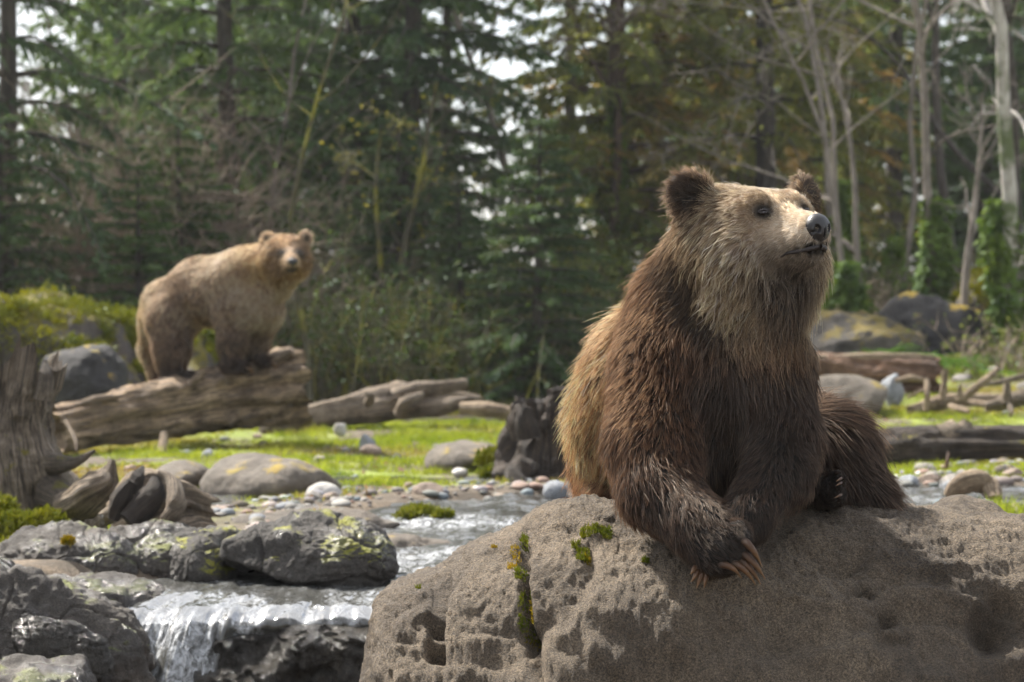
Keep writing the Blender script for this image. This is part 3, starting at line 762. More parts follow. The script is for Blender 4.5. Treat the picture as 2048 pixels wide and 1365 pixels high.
for pts, r in (([(1885, 800, 20.0), (1889, 770, 20.0), (1891, 738, 20.0)], (8, 7, 6)), ([(1925, 798, 20.0), (1962, 768, 20.0), (1998, 738, 20.1)], (9, 8, 5)), ([(1918, 800, 19.9), (1921, 785, 19.9), (1920, 770, 19.9)], (7, 5, 2)), ([(1900, 812, 19.7), (1920, 818, 19.5), (1938, 824, 19.4)], (6, 7, 5)), ([(1940, 805, 19.7), (1975, 810, 19.5), (2000, 820, 19.4)], (7, 7, 4)), ([(1852, 820, 19.7), (1855, 790, 19.7), (1854, 758, 19.8)], (6, 6, 5)), ([(1815, 796, 19.7), (1838, 784, 19.7), (1852, 776, 19.8)], (3, 3, 2))):
    log('twig', pts, r, 19.9, int(pts[0][0]), MAT['wood_pale'], None, None, parent=rb, k=10, n=14)
r2 = log('driftwood_branch', [(1970, 815, 19.0), (2010, 805, 19.0), (2060, 792, 19.0), (2120, 785, 19.0)], (9, 14, 15, 14), 19, 71, MAT['wood_grey'], 'grey-brown driftwood branch with one upright stub at the right edge', cat='driftwood', k=18, n=30)
for pts, r in (([(2012, 806, 18.9), (2014, 785, 18.9), (2014, 764, 18.9)], (9, 8, 6)), ([(2020, 812, 18.8), (2024, 825, 18.7), (2020, 835, 18.7)], (6, 4, 2))):
    log('stub', pts, r, 18.9, int(pts[0][0]), MAT['wood_grey'], None, None, parent=r2, k=10, n=12)
log('driftwood_branch', [(1960, 770, 21.2), (2000, 765, 21.3), (2048, 752, 21.4)], (4, 6, 7), 21, 73, MAT['wood_grey'], 'thin grey branch behind the driftwood with upright twigs', cat='driftwood', k=12, n=20)
dl = log('fallen_log', [(1740, 906, 15.8), (1820, 900, 15.8), (1900, 898, 15.8), (2000, 896, 15.8), (2120, 896, 15.8)], (42, 46, 44, 46, 44), 15.8, 79, MAT['wood_dark'], 'dark grey fallen log with a raised stub, right of the near bear', k=48, n=80, ridge=.10, knots=.10)
log('stub', [(1885, 880, 15.8), (1925, 862, 15.8), (1935, 842, 15.8)], (30, 22, 8), 15.8, 83, MAT['wood_grey'], None, None, parent=dl, k=20, n=24)
log('driftwood_stick', [(1893, 938, 14.7), (1896, 922, 14.7), (1898, 905, 14.75)], (4, 3.5, 3), 14.7, 89, MAT['wood_red'], 'small upright brown twig in front of the dark fallen log', cat='stick', k=8, n=10)
wr = log('root_piece', [(1895, 995, 12.6), (1915, 975, 12.6), (1950, 962, 12.6), (1978, 975, 12.6), (1992, 1003, 12.5)], (8, 18, 22, 20, 14), 12.6, 97, MAT['wood_pale'], 'pale yellow arched root end lying among the right gravel', cat='root', k=24, n=36)

def moss_clump(name, spots, seed, label, n, size, mat='moss'):
    """low cushion of moss or weeds made of many small leaves on a humped base"""
    rng = np.random.default_rng(seed); B = []
    for x, y, d, rx, ry in spots:
        c = W(x, y, d); k = int(n*rx*ry/900)
        a = rng.normal(0, 1, (k, 3)); a = unit(a)*rng.random((k, 1))**.4; a[:, 2] = np.abs(a[:, 2])
        B.append(c+a*np.array([rx*d/FPX, rx*d/FPX*.8, ry*d/FPX]))
    b = np.concatenate(B); m = len(b); dr = unit(rng.normal(0, .7, (m, 3))+[0, -.2, .8]); ln = size*rng.uniform(.5, 1.4, m)
    s = unit(np.cross(dr, rng.normal(size=dr.shape)))*(ln*.3)[:, None]
    V = np.stack([b-s, b+s, b+dr*ln[:, None]], 1).reshape(-1, 3)
    ob(name, mesh_np(name, V, np.arange(len(V)).reshape(-1, 3), False), MAT[mat], None, label, 'moss')
moss_clump('moss_cushion', [(30, 1075, 10.7, 60, 50), (90, 1060, 10.7, 45, 40), (0, 1040, 10.8, 40, 45)], 3, 'thick green moss cushion at the foot of the tall stump', 900, .03)
moss_clump('moss_cushion', [(15, 1130, 10.2, 45, 40), (60, 1105, 10.3, 30, 20)], 4, 'bright green weeds at the left edge beside the low rock slab', 700, .045)
moss_clump('moss_cushion', [(135, 1088, 9.8, 12, 12)], 5, 'small round golden moss tuft on the low rock slab', 9000, .016, 'moss_gold')
moss_clump('moss_cushion', [(840, 1030, 12.2, 45, 16), (885, 1034, 12.1, 24, 12), (815, 1034, 12.1, 22, 10)], 6, 'olive mossy grass hummock on the far bank of the stream', 900, .03)
moss_clump('moss_cushion', [(632, 1048, 11.3, 34, 18)], 7, 'little yellow moss hummock behind the angular stream rock', 2500, .03, 'moss_gold')
moss_clump('moss_cushion', [(512, 1095, 10.2, 22, 12)], 8, 'bright green moss between the wedge rock and the angular rock', 4000, .02)
moss_clump('moss_cushion', [(985, 930, 15.0, 34, 26), (1000, 955, 14.6, 40, 18)], 9, 'olive weed clump between the grass boulder and the black stump', 1500, .05)
# ------------------------------------------------------------------ grass, gravel, loose stones
def build_grass():
    rng = np.random.default_rng(21)
    n = 420000
    y = 11.5+15.5*rng.random(n)**1.15
    x = (rng.random(n)*2-1)*(.26*y+.6)
    q = P3(x, y, 0)
    dens = .50+.75*fbm(q*.55, 4, 3)+.75*fbm(q*2.4, 3, 14)
    sd = stream_dist(x, y)
    dens = dens*smooth(sd, .25, 1.0)*(1-smooth(y, 23.5, 27)*(x < 1.5))
    keep = rng.random(n) < np.clip(dens, 0, 1)
    x, y = x[keep], y[keep]; n = len(x)
    z = gz(x, y)
    tall = np.clip(.35+.7*fbm(P3(x, y, 4)*1.3, 3, 31)+1.6*np.clip(fbm(P3(x, y, 9)*3.2, 2, 37)-.35, 0, 1), .2, 2.2)
    h = (.022+.032*tall)*rng.uniform(.5, 1.4, n)
    a = rng.uniform(0, 6.283, n); w = rng.uniform(.003, .006, n)
    s = P3(np.cos(a)*w, np.sin(a)*w, 0*a)
    b = P3(x, y, z-.004)
    lean = P3(rng.normal(0, .5, n)*h, rng.normal(0, .5, n)*h, h)
    V = np.stack([b-s, b+s, b+lean*.6+s*.7, b+lean], 1).reshape(-1, 3)
    i = np.arange(n)[:, None]*4
    F = np.concatenate([i+np.array([[0, 1, 2]]), i+np.array([[0, 2, 3]])])
    me = mesh_np('grass', V, F, False)
    ob('grass', me, m_leaf('grass_blades', (.11, .16, .015), (.32, .36, .04), .55, .8, 6.0, tint=(.26, .21, .06)), kind='stuff', label='short bright green sunlit grass across the clearing')
build_grass()

def build_gravel():
    rng = np.random.default_rng(77)
    if 6 not in _CS: _CS[6] = cube_sphere(6)
    U, F = _CS[6]
    A = Acc()
    m = 60000
    y = rng.uniform(10.5, 22, m); x = rng.uniform(-1, 1, m)*(.235*y+.3)
    sd = stream_dist(x, y)
    pr = np.where((sd > -.25) & (sd < 1.6), .95*np.exp(-(np.maximum(sd-.05, 0)/.55)**2), .035)
    pr = np.where((x > 1.2) & (y > 12.4) & (y < 15.6), np.maximum(pr, .8), pr)
    pr = np.where((y < 11.4) & (x < -1.2), 0, pr)
    ok = np.flatnonzero(rng.random(m) < pr)[:1700]
    cand = list(zip(x[ok], y[ok], .012+.03*rng.random(len(ok))**2.5))
    X = np.array(cand); z = gz(X[:, 0], X[:, 1])
    tone = rng.choice(5, len(X), p=[.4, .22, .05, .23, .1])
    cols = np.array([(.12, .112, .10), (.22, .205, .185), (.42, .40, .38), (.13, .138, .15), (.17, .125, .095)])
    for i, (x, y, r) in enumerate(cand):
        ax = np.array([1.3, 1.0, .62])*rng.uniform(.8, 1.2, 3)*r
        c, s = math.cos(i*2.4), math.sin(i*2.4)
        q = U*(1+.18*np.sin(U@(rng.normal(0, 2, 3))+i))[:, None]*ax
        q = q@np.array([[c, s, 0], [-s, c, 0], [0, 0, 1]])
        A.add(q+[x, y, z[i]+r*.25], F, col_r=cols[tone[i], 0]*rng.uniform(.8, 1.2), col_g=cols[tone[i], 1], col_b=cols[tone[i], 2])
    a = Mat('gravel'); c = a.n('ShaderNodeCombineColor', {0: a.attr('col_r'), 1: a.attr('col_g'), 2: a.attr('col_b')}).outputs[0]
    c = a.mix(.5, c, a.ramp(a.noise(a.pos('Object'), 60, 3), [(.3, (.35,)*3), (.7, (.65,)*3)]), 'OVERLAY')
    ob('gravel', A.mesh('gravel'), a.done(a.pbr(c, .8)), kind='stuff', label='loose grey gravel along the stream bank')
build_gravel()

def loose_stones():
    rng = np.random.default_rng(5)
    protos = [rock_mesh('stone', (1, .85, .62), 200+i, n=14, facets=5, rough=.05, detail=0) for i in range(6)]
    mats = ['rock_pale', 'rock_blue', 'rock_pale', 'rock_tan', 'rock_brown', 'rock_tan']
    tone = ['pale grey', 'blue-grey', 'light grey', 'brown-grey', 'brown', 'dull flat']
    def put(px, py, d, r, k, label, group):
        label = (('fist-sized ' if r > .055 else 'small ' if r > .033 else 'tiny ')+tone[k % 6]+' '+label)
        me = protos[k % 6]
        if not len(me.materials): me.materials.append(MAT[mats[k % 6]])
        o = ob('stone', me, None, None, label, 'stone', group)
        p = W(px, py, d); p[2] = float(gz(p[0], p[1]))+r*.25
        o.location = p; o.scale = (r, r, r); o.rotation_euler = (0, 0, rng.uniform(0, 6.28))
    def dist_of(py): return 1.09*FPX/(py-HORIZON)
    for i in range(34):      # right gravel bank
        px = rng.uniform(1800, 2060); py = rng.uniform(925, 1000)
        put(px, py, dist_of(py), rng.uniform(.03, .075), int(rng.integers(6)), 'stone in the heap of stones right of the near bear', 'stones of the right gravel bank')
    for i in range(20):      # left bank, below the grass
        px = rng.uniform(430, 900); py = rng.uniform(985, 1030)
        put(px, py, dist_of(py), rng.uniform(.022, .05), int(rng.integers(6)), 'stone on the gravel strip between grass and stream', 'stones of the gravel strip')
    for i in range(14):      # by the log
        px = rng.uniform(540, 680); py = rng.uniform(845, 868)
        put(px, py, dist_of(py), rng.uniform(.03, .06), int(rng.integers(3)), 'stone in the row beside the end of the big fallen log', 'stones beside the big log')
    for i in range(26):      # in the grass
        px = rng.uniform(480, 1080); py = rng.uniform(872, 985)
        put(px, py, dist_of(py), rng.uniform(.02, .045), int(rng.integers(6)), 'stone scattered in the sunny grass', 'stones in the grass')
    for i in range(16):      # right bank, round the driftwood
        px = rng.uniform(1760, 2050); py = rng.uniform(800, 850)
        put(px, py, dist_of(py), rng.uniform(.04, .085), int(rng.integers(6)), 'stone lying round the driftwood on the right bank', 'stones round the right driftwood')
loose_stones()

def leaf_litter():
    rng = np.random.default_rng(41); n = 5200
    y = 12.5+13*rng.random(n)**1.2; x = (rng.random(n)*2-1)*(.24*y+.4)
    k = (rng.random(n) < np.clip(.25+.9*fbm(P3(x, y, 3)*.8, 3, 71), .03, 1)) & (stream_dist(x, y) > .25)
    x, y = x[k], y[k]; n = len(x)
    b = P3(x, y, gz(x, y)+.012+.02*rng.random(n)); d = unit(P3(rng.normal(0, 1, n), rng.normal(0, 1, n), rng.normal(0, .3, n)))
    ln = rng.uniform(.03, .08, n); nn = unit(P3(rng.normal(0, .4, n), rng.normal(0, .4, n), 1+0*x))
    V = np.stack([b, b+d*(ln*.5)[:, None]+np.cross(d, nn)*(ln*.28)[:, None], b+d*ln[:, None], b+d*(ln*.5)[:, None]-np.cross(d, nn)*(ln*.28)[:, None]], 1).reshape(-1, 3)
    ob('leaf_litter', mesh_np('leaf_litter', V, np.arange(len(V)).reshape(-1, 4), False), m_leaf('dead_leaves', (.09, .05, .025), (.30, .18, .09), .2, 3, 20), kind='stuff', label='dead brown leaves scattered over the grass')
leaf_litter()
# ------------------------------------------------------------------ trees and undergrowth
MAT['needle_dark'] = m_leaf('spruce_needles', (.038, .070, .032), (.110, .158, .066), .40, .8, 9)
MAT['needle_mid'] = m_leaf('fir_needles', (.045, .090, .032), (.135, .190, .065), .42, .8, 9)
MAT['needle_gold'] = m_leaf('cedar_sprays', (.085, .115, .030), (.240, .245, .075), .48, .7, 8, tint=(.36, .24, .09))  # yellow-green; backlight through the needles partly put into this colour
MAT['bark_dark'] = m_bark('dark_bark', (.018, .015, .012), (.075, .062, .050))
MAT['bark_red'] = m_bark('reddish_bark', (.035, .024, .018), (.13, .09, .065))
MAT['bark_pale'] = m_bark('pale_bark', (.075, .063, .052), (.25, .215, .18))
MAT['bark_birch'] = m_bark('birch_bark', (.18, .16, .14), (.50, .47, .44), moss=(.09, .11, .05))
MAT['bark_moss'] = m_bark('mossy_bark', (.035, .03, .018), (.10, .09, .05), moss=(.17, .16, .02))
MAT['twig_brown'] = m_bark('brown_twigs', (.13, .095, .07), (.36, .28, .21))
MAT['ivy'] = m_leaf('ivy_leaves', (.045, .09, .018), (.17, .24, .05), .42, 2.0, 12)
MAT['shrub'] = m_leaf('shrub_leaves', (.022, .045, .014), (.085, .115, .035), .35, 1.5, 10)
MAT['shrub_light'] = m_leaf('light_shrub_leaves', (.06, .09, .02), (.20, .22, .06), .40, 1.5, 10)
MAT['fern'] = m_leaf('fern_fronds', (.03, .075, .012), (.10, .19, .03), .40, 1.5, 10)
MAT['yellow_leaf'] = m_leaf('yellow_leaves', (.16, .15, .02), (.38, .34, .05), .45, 1.5, 10)

def cards(b, d, n_, ln, wd, rng):
    """leaf diamonds: base b, direction d, normal hint n_, length ln, width wd -> V (4m,3)"""
    s = unit(np.cross(d, n_))*(wd*.5)[:, None]
    e = b+d*ln[:, None]; mid = b+d*(ln*.45)[:, None]+n_*(ln*.06)[:, None]
    return np.stack([b, mid+s, e, mid-s], 1).reshape(-1, 3)
def quads(n): return np.arange(n*4).reshape(-1, 4)

def conifer_mesh(seed, H, Rr, base, droop=.35, per=5, gap=.30, dens=1.0, up=.25, ls=1.0):
    """trunk and crown meshes of a needle tree; origin at the foot"""
    rng = np.random.default_rng(seed)
    T = Acc()
    zz = np.linspace(0, H, 16)
    lean = rng.normal(0, .012, 2)
    trunk = P3(lean[0]*zz+.05*np.sin(zz*.7+seed), lean[1]*zz, zz)
    r0 = .009*H+.03
    V, F = tube(trunk, r0*(1-zz/H)**.85+.012, 10); T.add(V, F)
    B = []; D = []; N = []; L = []; Wd = []
    z = base
    while z < H*.985:
        k = per+int(rng.integers(-1, 2)); a0 = rng.uniform(0, 6.28)
        for j in range(k):
            az = a0+6.283*j/k+rng.normal(0, .25)
            t = 1-(z-base)/(H-base)
            ln = Rr*(t**.8)*rng.uniform(.55, 1.15)+.15
            s = np.linspace(0, 1, 7)
            o = np.array([math.cos(az), math.sin(az), 0.0])
            dz = up*s-droop*(.4+t)*s*s+.16*droop*s**4
            bend = rng.normal(0, .10)
            side = np.array([-o[1], o[0], 0])
            C = np.array([np.interp(z, zz, trunk[:, 0]), np.interp(z, zz, trunk[:, 1]), z])+np.outer(ln*s, o)+np.outer(ln*dz, [0, 0, 1.0])+np.outer(ln*bend*s*s, side)
            V, F = tube(C, (.008+.010*ln)*(1-s)+.004, 4, False); T.add(V, F)
            m = max(5, int(ln*30*dens))
            u = rng.random(m)**.75*.92+.08
            ci = np.stack([np.interp(u, s, C[:, i]) for i in range(3)], 1)
            tang = unit(np.stack([np.interp(u, s, np.gradient(C[:, i])) for i in range(3)], 1))
            sg = rng.choice([-1, 1], m)
            tw = unit(tang*rng.uniform(.4, 1.0, m)[:, None]+side*(sg*rng.uniform(.3, 1.0, m))[:, None]+np.array([0, 0, 1])*(rng.normal(-.28, .22, m))[:, None])
            tl = ls*(.16+.30*(1-u)*min(ln, 1.6)/1.6)*rng.uniform(.6, 1.3, m)
            for q in range(3):
                f0 = rng.uniform(0, .65, m)
                b = ci+tw*(tl*f0)[:, None]
                dd = unit(tw+rng.normal(0, .38, (m, 3))+[0, 0, -.12])
                B.append(b); D.append(dd); N.append(unit(rng.normal(0, .5, (m, 3))+[0, 0, 1])); L.append(tl*rng.uniform(.45, .8, m)); Wd.append(rng.uniform(.030, .065, m)*ls)
        z += gap*rng.uniform(.7, 1.3)
    B = np.concatenate(B); V = cards(B, np.concatenate(D), np.concatenate(N), np.concatenate(L), np.concatenate(Wd), rng)
    return T.mesh('trunk'), mesh_np('crown', V, quads(len(B)), False)

def bare_tree_mesh(seed, H, r0, spread=.5, depth=4, fork=None, first=.25, droop=0., kids=(3, 6)):
    rng = np.random.default_rng(seed); A = Acc(); tips = []
    def grow(p, d, ln, r, lev):
        n = 8; pts = [p]; dd = d
        for i in range(n):
            dd = unit(dd+rng.normal(0, .10+.04*lev, 3)+np.array([0, 0, .05 if lev == 0 else .02-droop*lev*.06]))
            pts.append(pts[-1]+dd*ln/n)
        pts = np.array(pts); rr = r*(1-np.linspace(0, 1, n+1)*.72)
        V, F = tube(pts, np.maximum(rr, .004), 8 if lev == 0 else (6 if lev == 1 else 4), lev == 0); A.add(V, F)
        tips.append(pts[-1])
        if lev >= depth: return
        k = int(rng.integers(*kids))+(3 if lev == 0 else 0)
        for j in range(k):
            t = rng.uniform(first if lev == 0 else .25, .97); i = min(int(t*n), n-1)
            q = pts[i]+(pts[i+1]-pts[i])*(t*n-i)
            ax = unit(np.cross(dd, rng.normal(size=3)))
            nd = unit(dd*(1-spread)+ax*spread*rng.uniform(.8, 1.4))
            grow(q, nd, ln*rng.uniform(.28, .5)*(1.15-.5*t), rr[i]*rng.uniform(.35, .6), lev+1)
    for d0, sc in (fork or [((0, 0, 1), 1.0)]):
        grow(np.zeros(3), unit(np.array(d0, float)), H*sc, r0*sc, 0)
    return A.mesh('trunk'), np.array(tips)

def leaf_cloud(seed, centers, n, size, spread, up=.3):
    rng = np.random.default_rng(seed)
    c = centers[rng.integers(0, len(centers), n)]+rng.normal(0, 1, (n, 3))*spread
    d = unit(rng.normal(0, 1, (n, 3))+[0, 0, -up])
    ln = size*rng.uniform(.6, 1.4, n)
    return cards(c, d, unit(rng.normal(0, 1, (n, 3))), ln, ln*.6, rng)

def place(o, px, d, sink=.05, rot=0., s=1.0, py=None):
    x = (px-1024)*d/FPX
    z = float(gz(np.array(x), np.array(d)))-sink if py is None else W(px, py, d)[2]
    o.location = (x, d, z); o.rotation_euler = (0, 0, rot); o.scale = (s, s, s)

CON = [conifer_mesh(1, 11.5, 2.5, .7, .50, 5, .34, 1.15), conifer_mesh(2, 12.5, 2.2, 1.3, .42, 5, .36, 1.1), conifer_mesh(3, 10.5, 1.9, .3, .55, 5, .30, 1.15),
       conifer_mesh(4, 12.0, 1.8, 2.2, .42, 4, .40, 1.1), conifer_mesh(5, 11.0, 2.7, 1.2, .60, 5, .40, 1.0), conifer_mesh(6, 3.2, 1.15, .1, .35, 6, .15, 3.0, ls=.55)]
def conifer(k, px, d, rot, s, needles, bark, label, group='needle trees behind the clearing', name='conifer', **kw):
    o = empty(name, label=label, cat='tree', group=group)
    place(o, px, d, rot=rot, s=s, **kw)
    for nm, me, mt in (('trunk', CON[k][0], bark), ('crown', CON[k][1], needles)):
        key = (me.name, mt)
        if key not in _MC:
            m2 = me.copy(); m2.materials.clear(); m2.materials.append(MAT[mt]); _MC[key] = m2
        ob(nm, _MC[key], None, o)
    return o
_MC = {}
for a in [
    (0, 455, 30, .3, 1.0, 'needle_mid', 'bark_dark', 'broad spruce with a dark forked trunk above the standing bear\'s back'),
    (4, 10, 27, 1.0, .95, 'needle_dark', 'bark_dark', 'spruce at the left edge with low drooping boughs'),
    (2, 230, 36, 2.1, 1.05, 'needle_mid', 'bark_dark', 'bushy spruce between the left edge and the broad forked spruce'),
    (3, 590, 36, .5, 1.0, 'needle_dark', 'bark_dark', 'tall dark spruce directly above the standing bear\'s head'),
    (3, 705, 32, 1.7, 1.0, 'needle_dark', 'bark_dark', 'thin dark leaning spruce trunk right of the standing bear\'s head'),
    (0, 825, 31, 2.9, 1.05, 'needle_dark', 'bark_dark', 'large near-black spruce in the middle of the forest'),
    (3, 895, 35, 4.0, .8, 'needle_dark', 'bark_dark', 'dark spruce just right of the large near-black one'),
    (3, 1140, 35, .2, .85, 'needle_dark', 'bark_pale', 'spruce with a pale bare lower trunk left of the near bear\'s head'),
    (1, 1240, 33, 5.2, 1.05, 'needle_gold', 'bark_red', 'yellow-green conifer whose trunk is wrapped in ivy, left of the near bear\'s ear'),
    (0, 1315, 36, 3.3, 1.05, 'needle_gold', 'bark_red', 'yellow-green conifer behind the near bear\'s dark ear'),
    (4, 1430, 38, 4.4, 1.1, 'needle_gold', 'bark_red', 'golden-brown conifer right above the near bear\'s head'),
    (3, 1525, 33, 2.2, 1.05, 'needle_gold', 'bark_dark', 'conifer with a dark straight trunk above the near bear\'s far ear'),
    (1, 1610, 39, 1.2, 1.05, 'needle_gold', 'bark_dark', 'dull green conifer behind the forked bare tree'),
    (3, 1790, 42, .9, 1.1, 'needle_dark', 'bark_dark', 'dark conifer between the forked bare tree and the birch'),
    (3, 2080, 41, 2.6, 1.0, 'needle_dark', 'bark_dark', 'dark conifer behind the birch at the right edge'),
    (2, 1965, 45, .9, 1.15, 'needle_dark', 'bark_dark', 'dark far conifer showing between the dark trunk and the birch'),
    (2, 1700, 46, 2.9, 1.15, 'needle_gold', 'bark_dark', 'far olive conifer behind the stems of the forked bare tree'),
    (5, 1070, 25.5, .4, .95, 'needle_dark', 'bark_dark', 'low rounded dark evergreen bush left of the near bear\'s shoulder'),
    (5, 930, 26.5, 2.0, .75, 'needle_dark', 'bark_dark', 'small dark evergreen bush behind the forked driftwood'),
    (5, 275, 25.5, 1.0, .80, 'needle_mid', 'bark_dark', 'small green spruce behind the standing bear\'s back'),
    (5, 375, 27.5, 3.0, 1.0, 'needle_mid', 'bark_dark', 'young green spruce above the standing bear\'s rump'),
    (5, -10, 25.0, 5.0, .95, 'needle_dark', 'bark_dark', 'young dark spruce at the left edge above the mossy boulder'),
    (5, 800, 27.5, 4.0, 1.0, 'needle_dark', 'bark_dark', 'young dark spruce in the middle, under the near-black one'),
]:
    conifer(*a)

def ivy_on(parent, x0, z0, z1, r, n, seed, slope=0.):
    rng = np.random.default_rng(seed)
    z = z0+(z1-z0)*rng.random(n)**1.2; a = rng.uniform(0, 6.283, n)
    rr = .72*r*np.clip(1.0+1.1*fbm(P3(np.cos(a)*1.2, np.sin(a)*1.2, z*1.8)+seed, 3, seed), .15, 2.2)*np.sqrt(rng.uniform(.2, 1.0, n))
    rr = rr*(1-.55*(z-z0)/(z1-z0))
    b = P3(np.cos(a)*rr+x0+slope*z, np.sin(a)*rr, z)
    d = unit(P3(np.cos(a), np.sin(a), -.7)+rng.normal(0, .4, (n, 3)))
    ln = rng.uniform(.05, .11, n)
    V = cards(b, d, unit(P3(np.cos(a), np.sin(a), .4)+rng.normal(0, .3, (n, 3))), ln, ln*.85, rng)
    ob('ivy', mesh_np('ivy', V, quads(n), False), MAT['ivy'], parent)

def bare(name, px, d, seed, H, r0, mat, label, group='leafless trees on the right', ivy=None, tipleaf=None, **kw):
    o = empty(name, label=label, cat='tree', group=group)
    place(o, px, d)
    me, tips = bare_tree_mesh(seed, H, r0, **kw)
    tk = ob('trunk', me, MAT[mat], o)
    if ivy: ivy_on(tk, 0, 0, ivy[0], ivy[1], ivy[2], seed)
    if tipleaf:
        V = leaf_cloud(seed, tips, tipleaf[0], tipleaf[1], .12)
        ob('crown', mesh_np('crown', V, quads(len(V)//4), False), MAT[tipleaf[2]], o)
    return o
bare('bare_tree', 1692, 27.5, 11, 7.0, .036, 'bark_pale', 'pale forked leafless tree right of the near bear\'s head', fork=[((-.04, 0, 1), 1.0), ((.10, .05, 1), .9)], spread=.62, ivy=(1.0, .26, 1500), tipleaf=(500, .05, 'shrub_light'), first=.18)
bare('birch', 2008, 26.0, 17, 7.2, .10, 'bark_birch', 'thick white birch with ivy at its foot, near the right edge', fork=[((-.03, 0, 1), 1.0), ((.10, .1, 1), .8)], spread=.5, ivy=(1.7, .30, 2600), first=.3)
bare('bare_tree', 1908, 31.0, 19, 8.0, .075, 'bark_dark', 'dark straight leafless trunk left of the white birch', spread=.45, first=.35)
bare('bare_tree', 1912, 27.0, 23, 3.0, .055, 'bark_pale', 'short pale leaning trunk between the dark trunk and the ivy column', fork=[((.22, 0, 1), 1.0)], spread=.4, depth=2)
bare('bare_tree', 1868, 28.0, 29, 7.5, .06, 'bark_pale', 'brownish bare trunk whose foot is a column of ivy, above the dark boulder', spread=.5, ivy=(1.7, .28, 2600), first=.3)
bare('bare_tree', 1680, 30.0, 31, 6.5, .05, 'bark_pale', 'thin bare trunk with a thick ivy foot just right of the near bear\'s chin', spread=.5, ivy=(1.9, .34, 3000), first=.4)
bare('bare_tree', 1795, 29.5, 37, 7.0, .042, 'bark_pale', 'thin grey leafless trunk midway between the forked bare tree and the birch', spread=.5, ivy=(1.2, .2, 900), first=.25)
bare('bare_tree', 1720, 28.5, 39, 3.6, .05, 'bark_pale', 'short thin pale trunk right beside the forked bare tree', spread=.4, depth=2, ivy=(.7, .18, 500))
bare('bare_tree', 2050, 30.0, 41, 7.5, .10, 'bark_dark', 'dark leafless tree at the right edge behind the birch', spread=.55, first=.2)
bare('bare_tree', 1238, 32.6, 43, 6.0, .09, 'bark_red', 'ivy-hung bare trunk in front of the yellow-green conifers', group='leafless trees in the middle', spread=.4, ivy=(3.8, .22, 2600), first=.6)
bare('bare_tree', 1128, 32.0, 47, 6.2, .075, 'bark_pale', 'greyish bare trunk above the light green shrub', group='leafless trees in the middle', spread=.45, first=.5)
bare('mossy_tree', 775, 27.0, 53, 3.6, .06, 'bark_moss', 'crooked small tree with yellow moss on its branches, in the middle', group='leafless trees in the middle', spread=.65, first=.15, droop=.4, fork=[((.14, 0, 1), 1.0), ((-.1, .1, 1), .85)], tipleaf=(160, .06, 'yellow_leaf'))
bare('mossy_tree', 860, 28.0, 59, 3.2, .05, 'bark_moss', 'smaller yellow-mossed tree right of the crooked one', group='leafless trees in the middle', spread=.65, first=.15, droop=.4, tipleaf=(120, .06, 'yellow_leaf'))
bare('sapling', 622, 24.0, 61, 5.4, .030, 'bark_moss', 'thin straight yellowish sapling right beside the standing bear\'s head', group='leafless trees in the middle', spread=.55, first=.3, depth=2, kids=(2, 4))
bare('sapling', 560, 29.0, 67, 5.6, .04, 'bark_pale', 'thin pale sapling above the standing bear\'s neck', group='leafless trees in the middle', spread=.5, first=.3, depth=2)
bare('bare_tree', 265, 31.5, 71, 5.0, .06, 'bark_pale', 'pale many-branched bare tree left of the broad forked spruce', group='leafless trees on the left', fork=[((-.25, 0, 1), 1.0), ((.22, .1, 1), .9), ((.02, -.2, 1), .9)], spread=.6, first=.1)

def thicket(px, d, w, h, n, seed, mat, label, leaves=None, name='brush', cat='bush', group='undergrowth at the forest edge', r=.008):
    """many thin arching stems, with leaves where it has any"""
    rng = np.random.default_rng(seed); A = Acc(); mids = []
    for i in range(n):
        b = np.array([rng.normal(0, w*.38), rng.normal(0, w*.3), 0]); L = h*rng.uniform(.5, 1.15)
        d0 = unit(np.array([rng.normal(0, .35), rng.normal(0, .35), 1])); s = np.linspace(0, 1, 6)
        bend = rng.normal(0, .45, 3)*[1, 1, .3]+[0, 0, -.25]
        C = b+np.outer(L*s, d0)+np.outer(L*s*s*.6, bend)
        V, F = tube(C, r*(1.1-s), 3, False); A.add(V, F); mids.append(C[2:])
        for j in range(3):
            k = int(rng.integers(2, 5)); e = unit(rng.normal(0, 1, 3)+[0, 0, .6])*L*rng.uniform(.15, .35)
            C2 = C[k]+np.outer(np.linspace(0, 1, 4), e)+np.outer(np.linspace(0, 1, 4)**2, rng.normal(0, .06, 3)*L)
            V, F = tube(C2, r*.6*(1.1-np.linspace(0, 1, 4)), 3, False); A.add(V, F); mids.append(C2[1:])
    o = empty(name, label=label, cat=cat, group=group); place(o, px, d)
    ob('stems', A.mesh('stems'), MAT[mat], o)
    if leaves:
        V = leaf_cloud(seed+1, np.concatenate(mids), leaves[0], leaves[1], .05)
        ob('leaves', mesh_np('leaves', V, quads(len(V)//4), False), MAT[leaves[2]], o)
    return o
thicket(180, 28.0, 2.2, 3.9, 340, 3, 'twig_brown', 'brown leafless brush above the mossy boulder at the left')
thicket(330, 28.6, 1.6, 4.2, 280, 5, 'twig_brown', 'tall pale brown brush behind the young green spruce')
thicket(110, 28.8, 2.0, 4.2, 280, 7, 'twig_brown', 'grey-brown brush near the left edge under the spruce boughs')
thicket(650, 26.5, 1.6, 1.9, 150, 9, 'bark_moss', 'bramble thicket right of the standing bear', (1500, .06, 'shrub'))
thicket(740, 25.8, 1.6, 1.5, 150, 11, 'bark_moss', 'bramble thicket under the crooked mossy tree', (1700, .06, 'shrub'))
thicket(860, 25.5, 1.6, 1.5, 150, 13, 'bark_moss', 'bramble thicket behind the forked driftwood trunk', (1500, .06, 'shrub'))
thicket(560, 27.5, 1.6, 2.6, 120, 15, 'twig_brown', 'tall thin brush above the standing bear\'s head', (900, .07, 'shrub'))
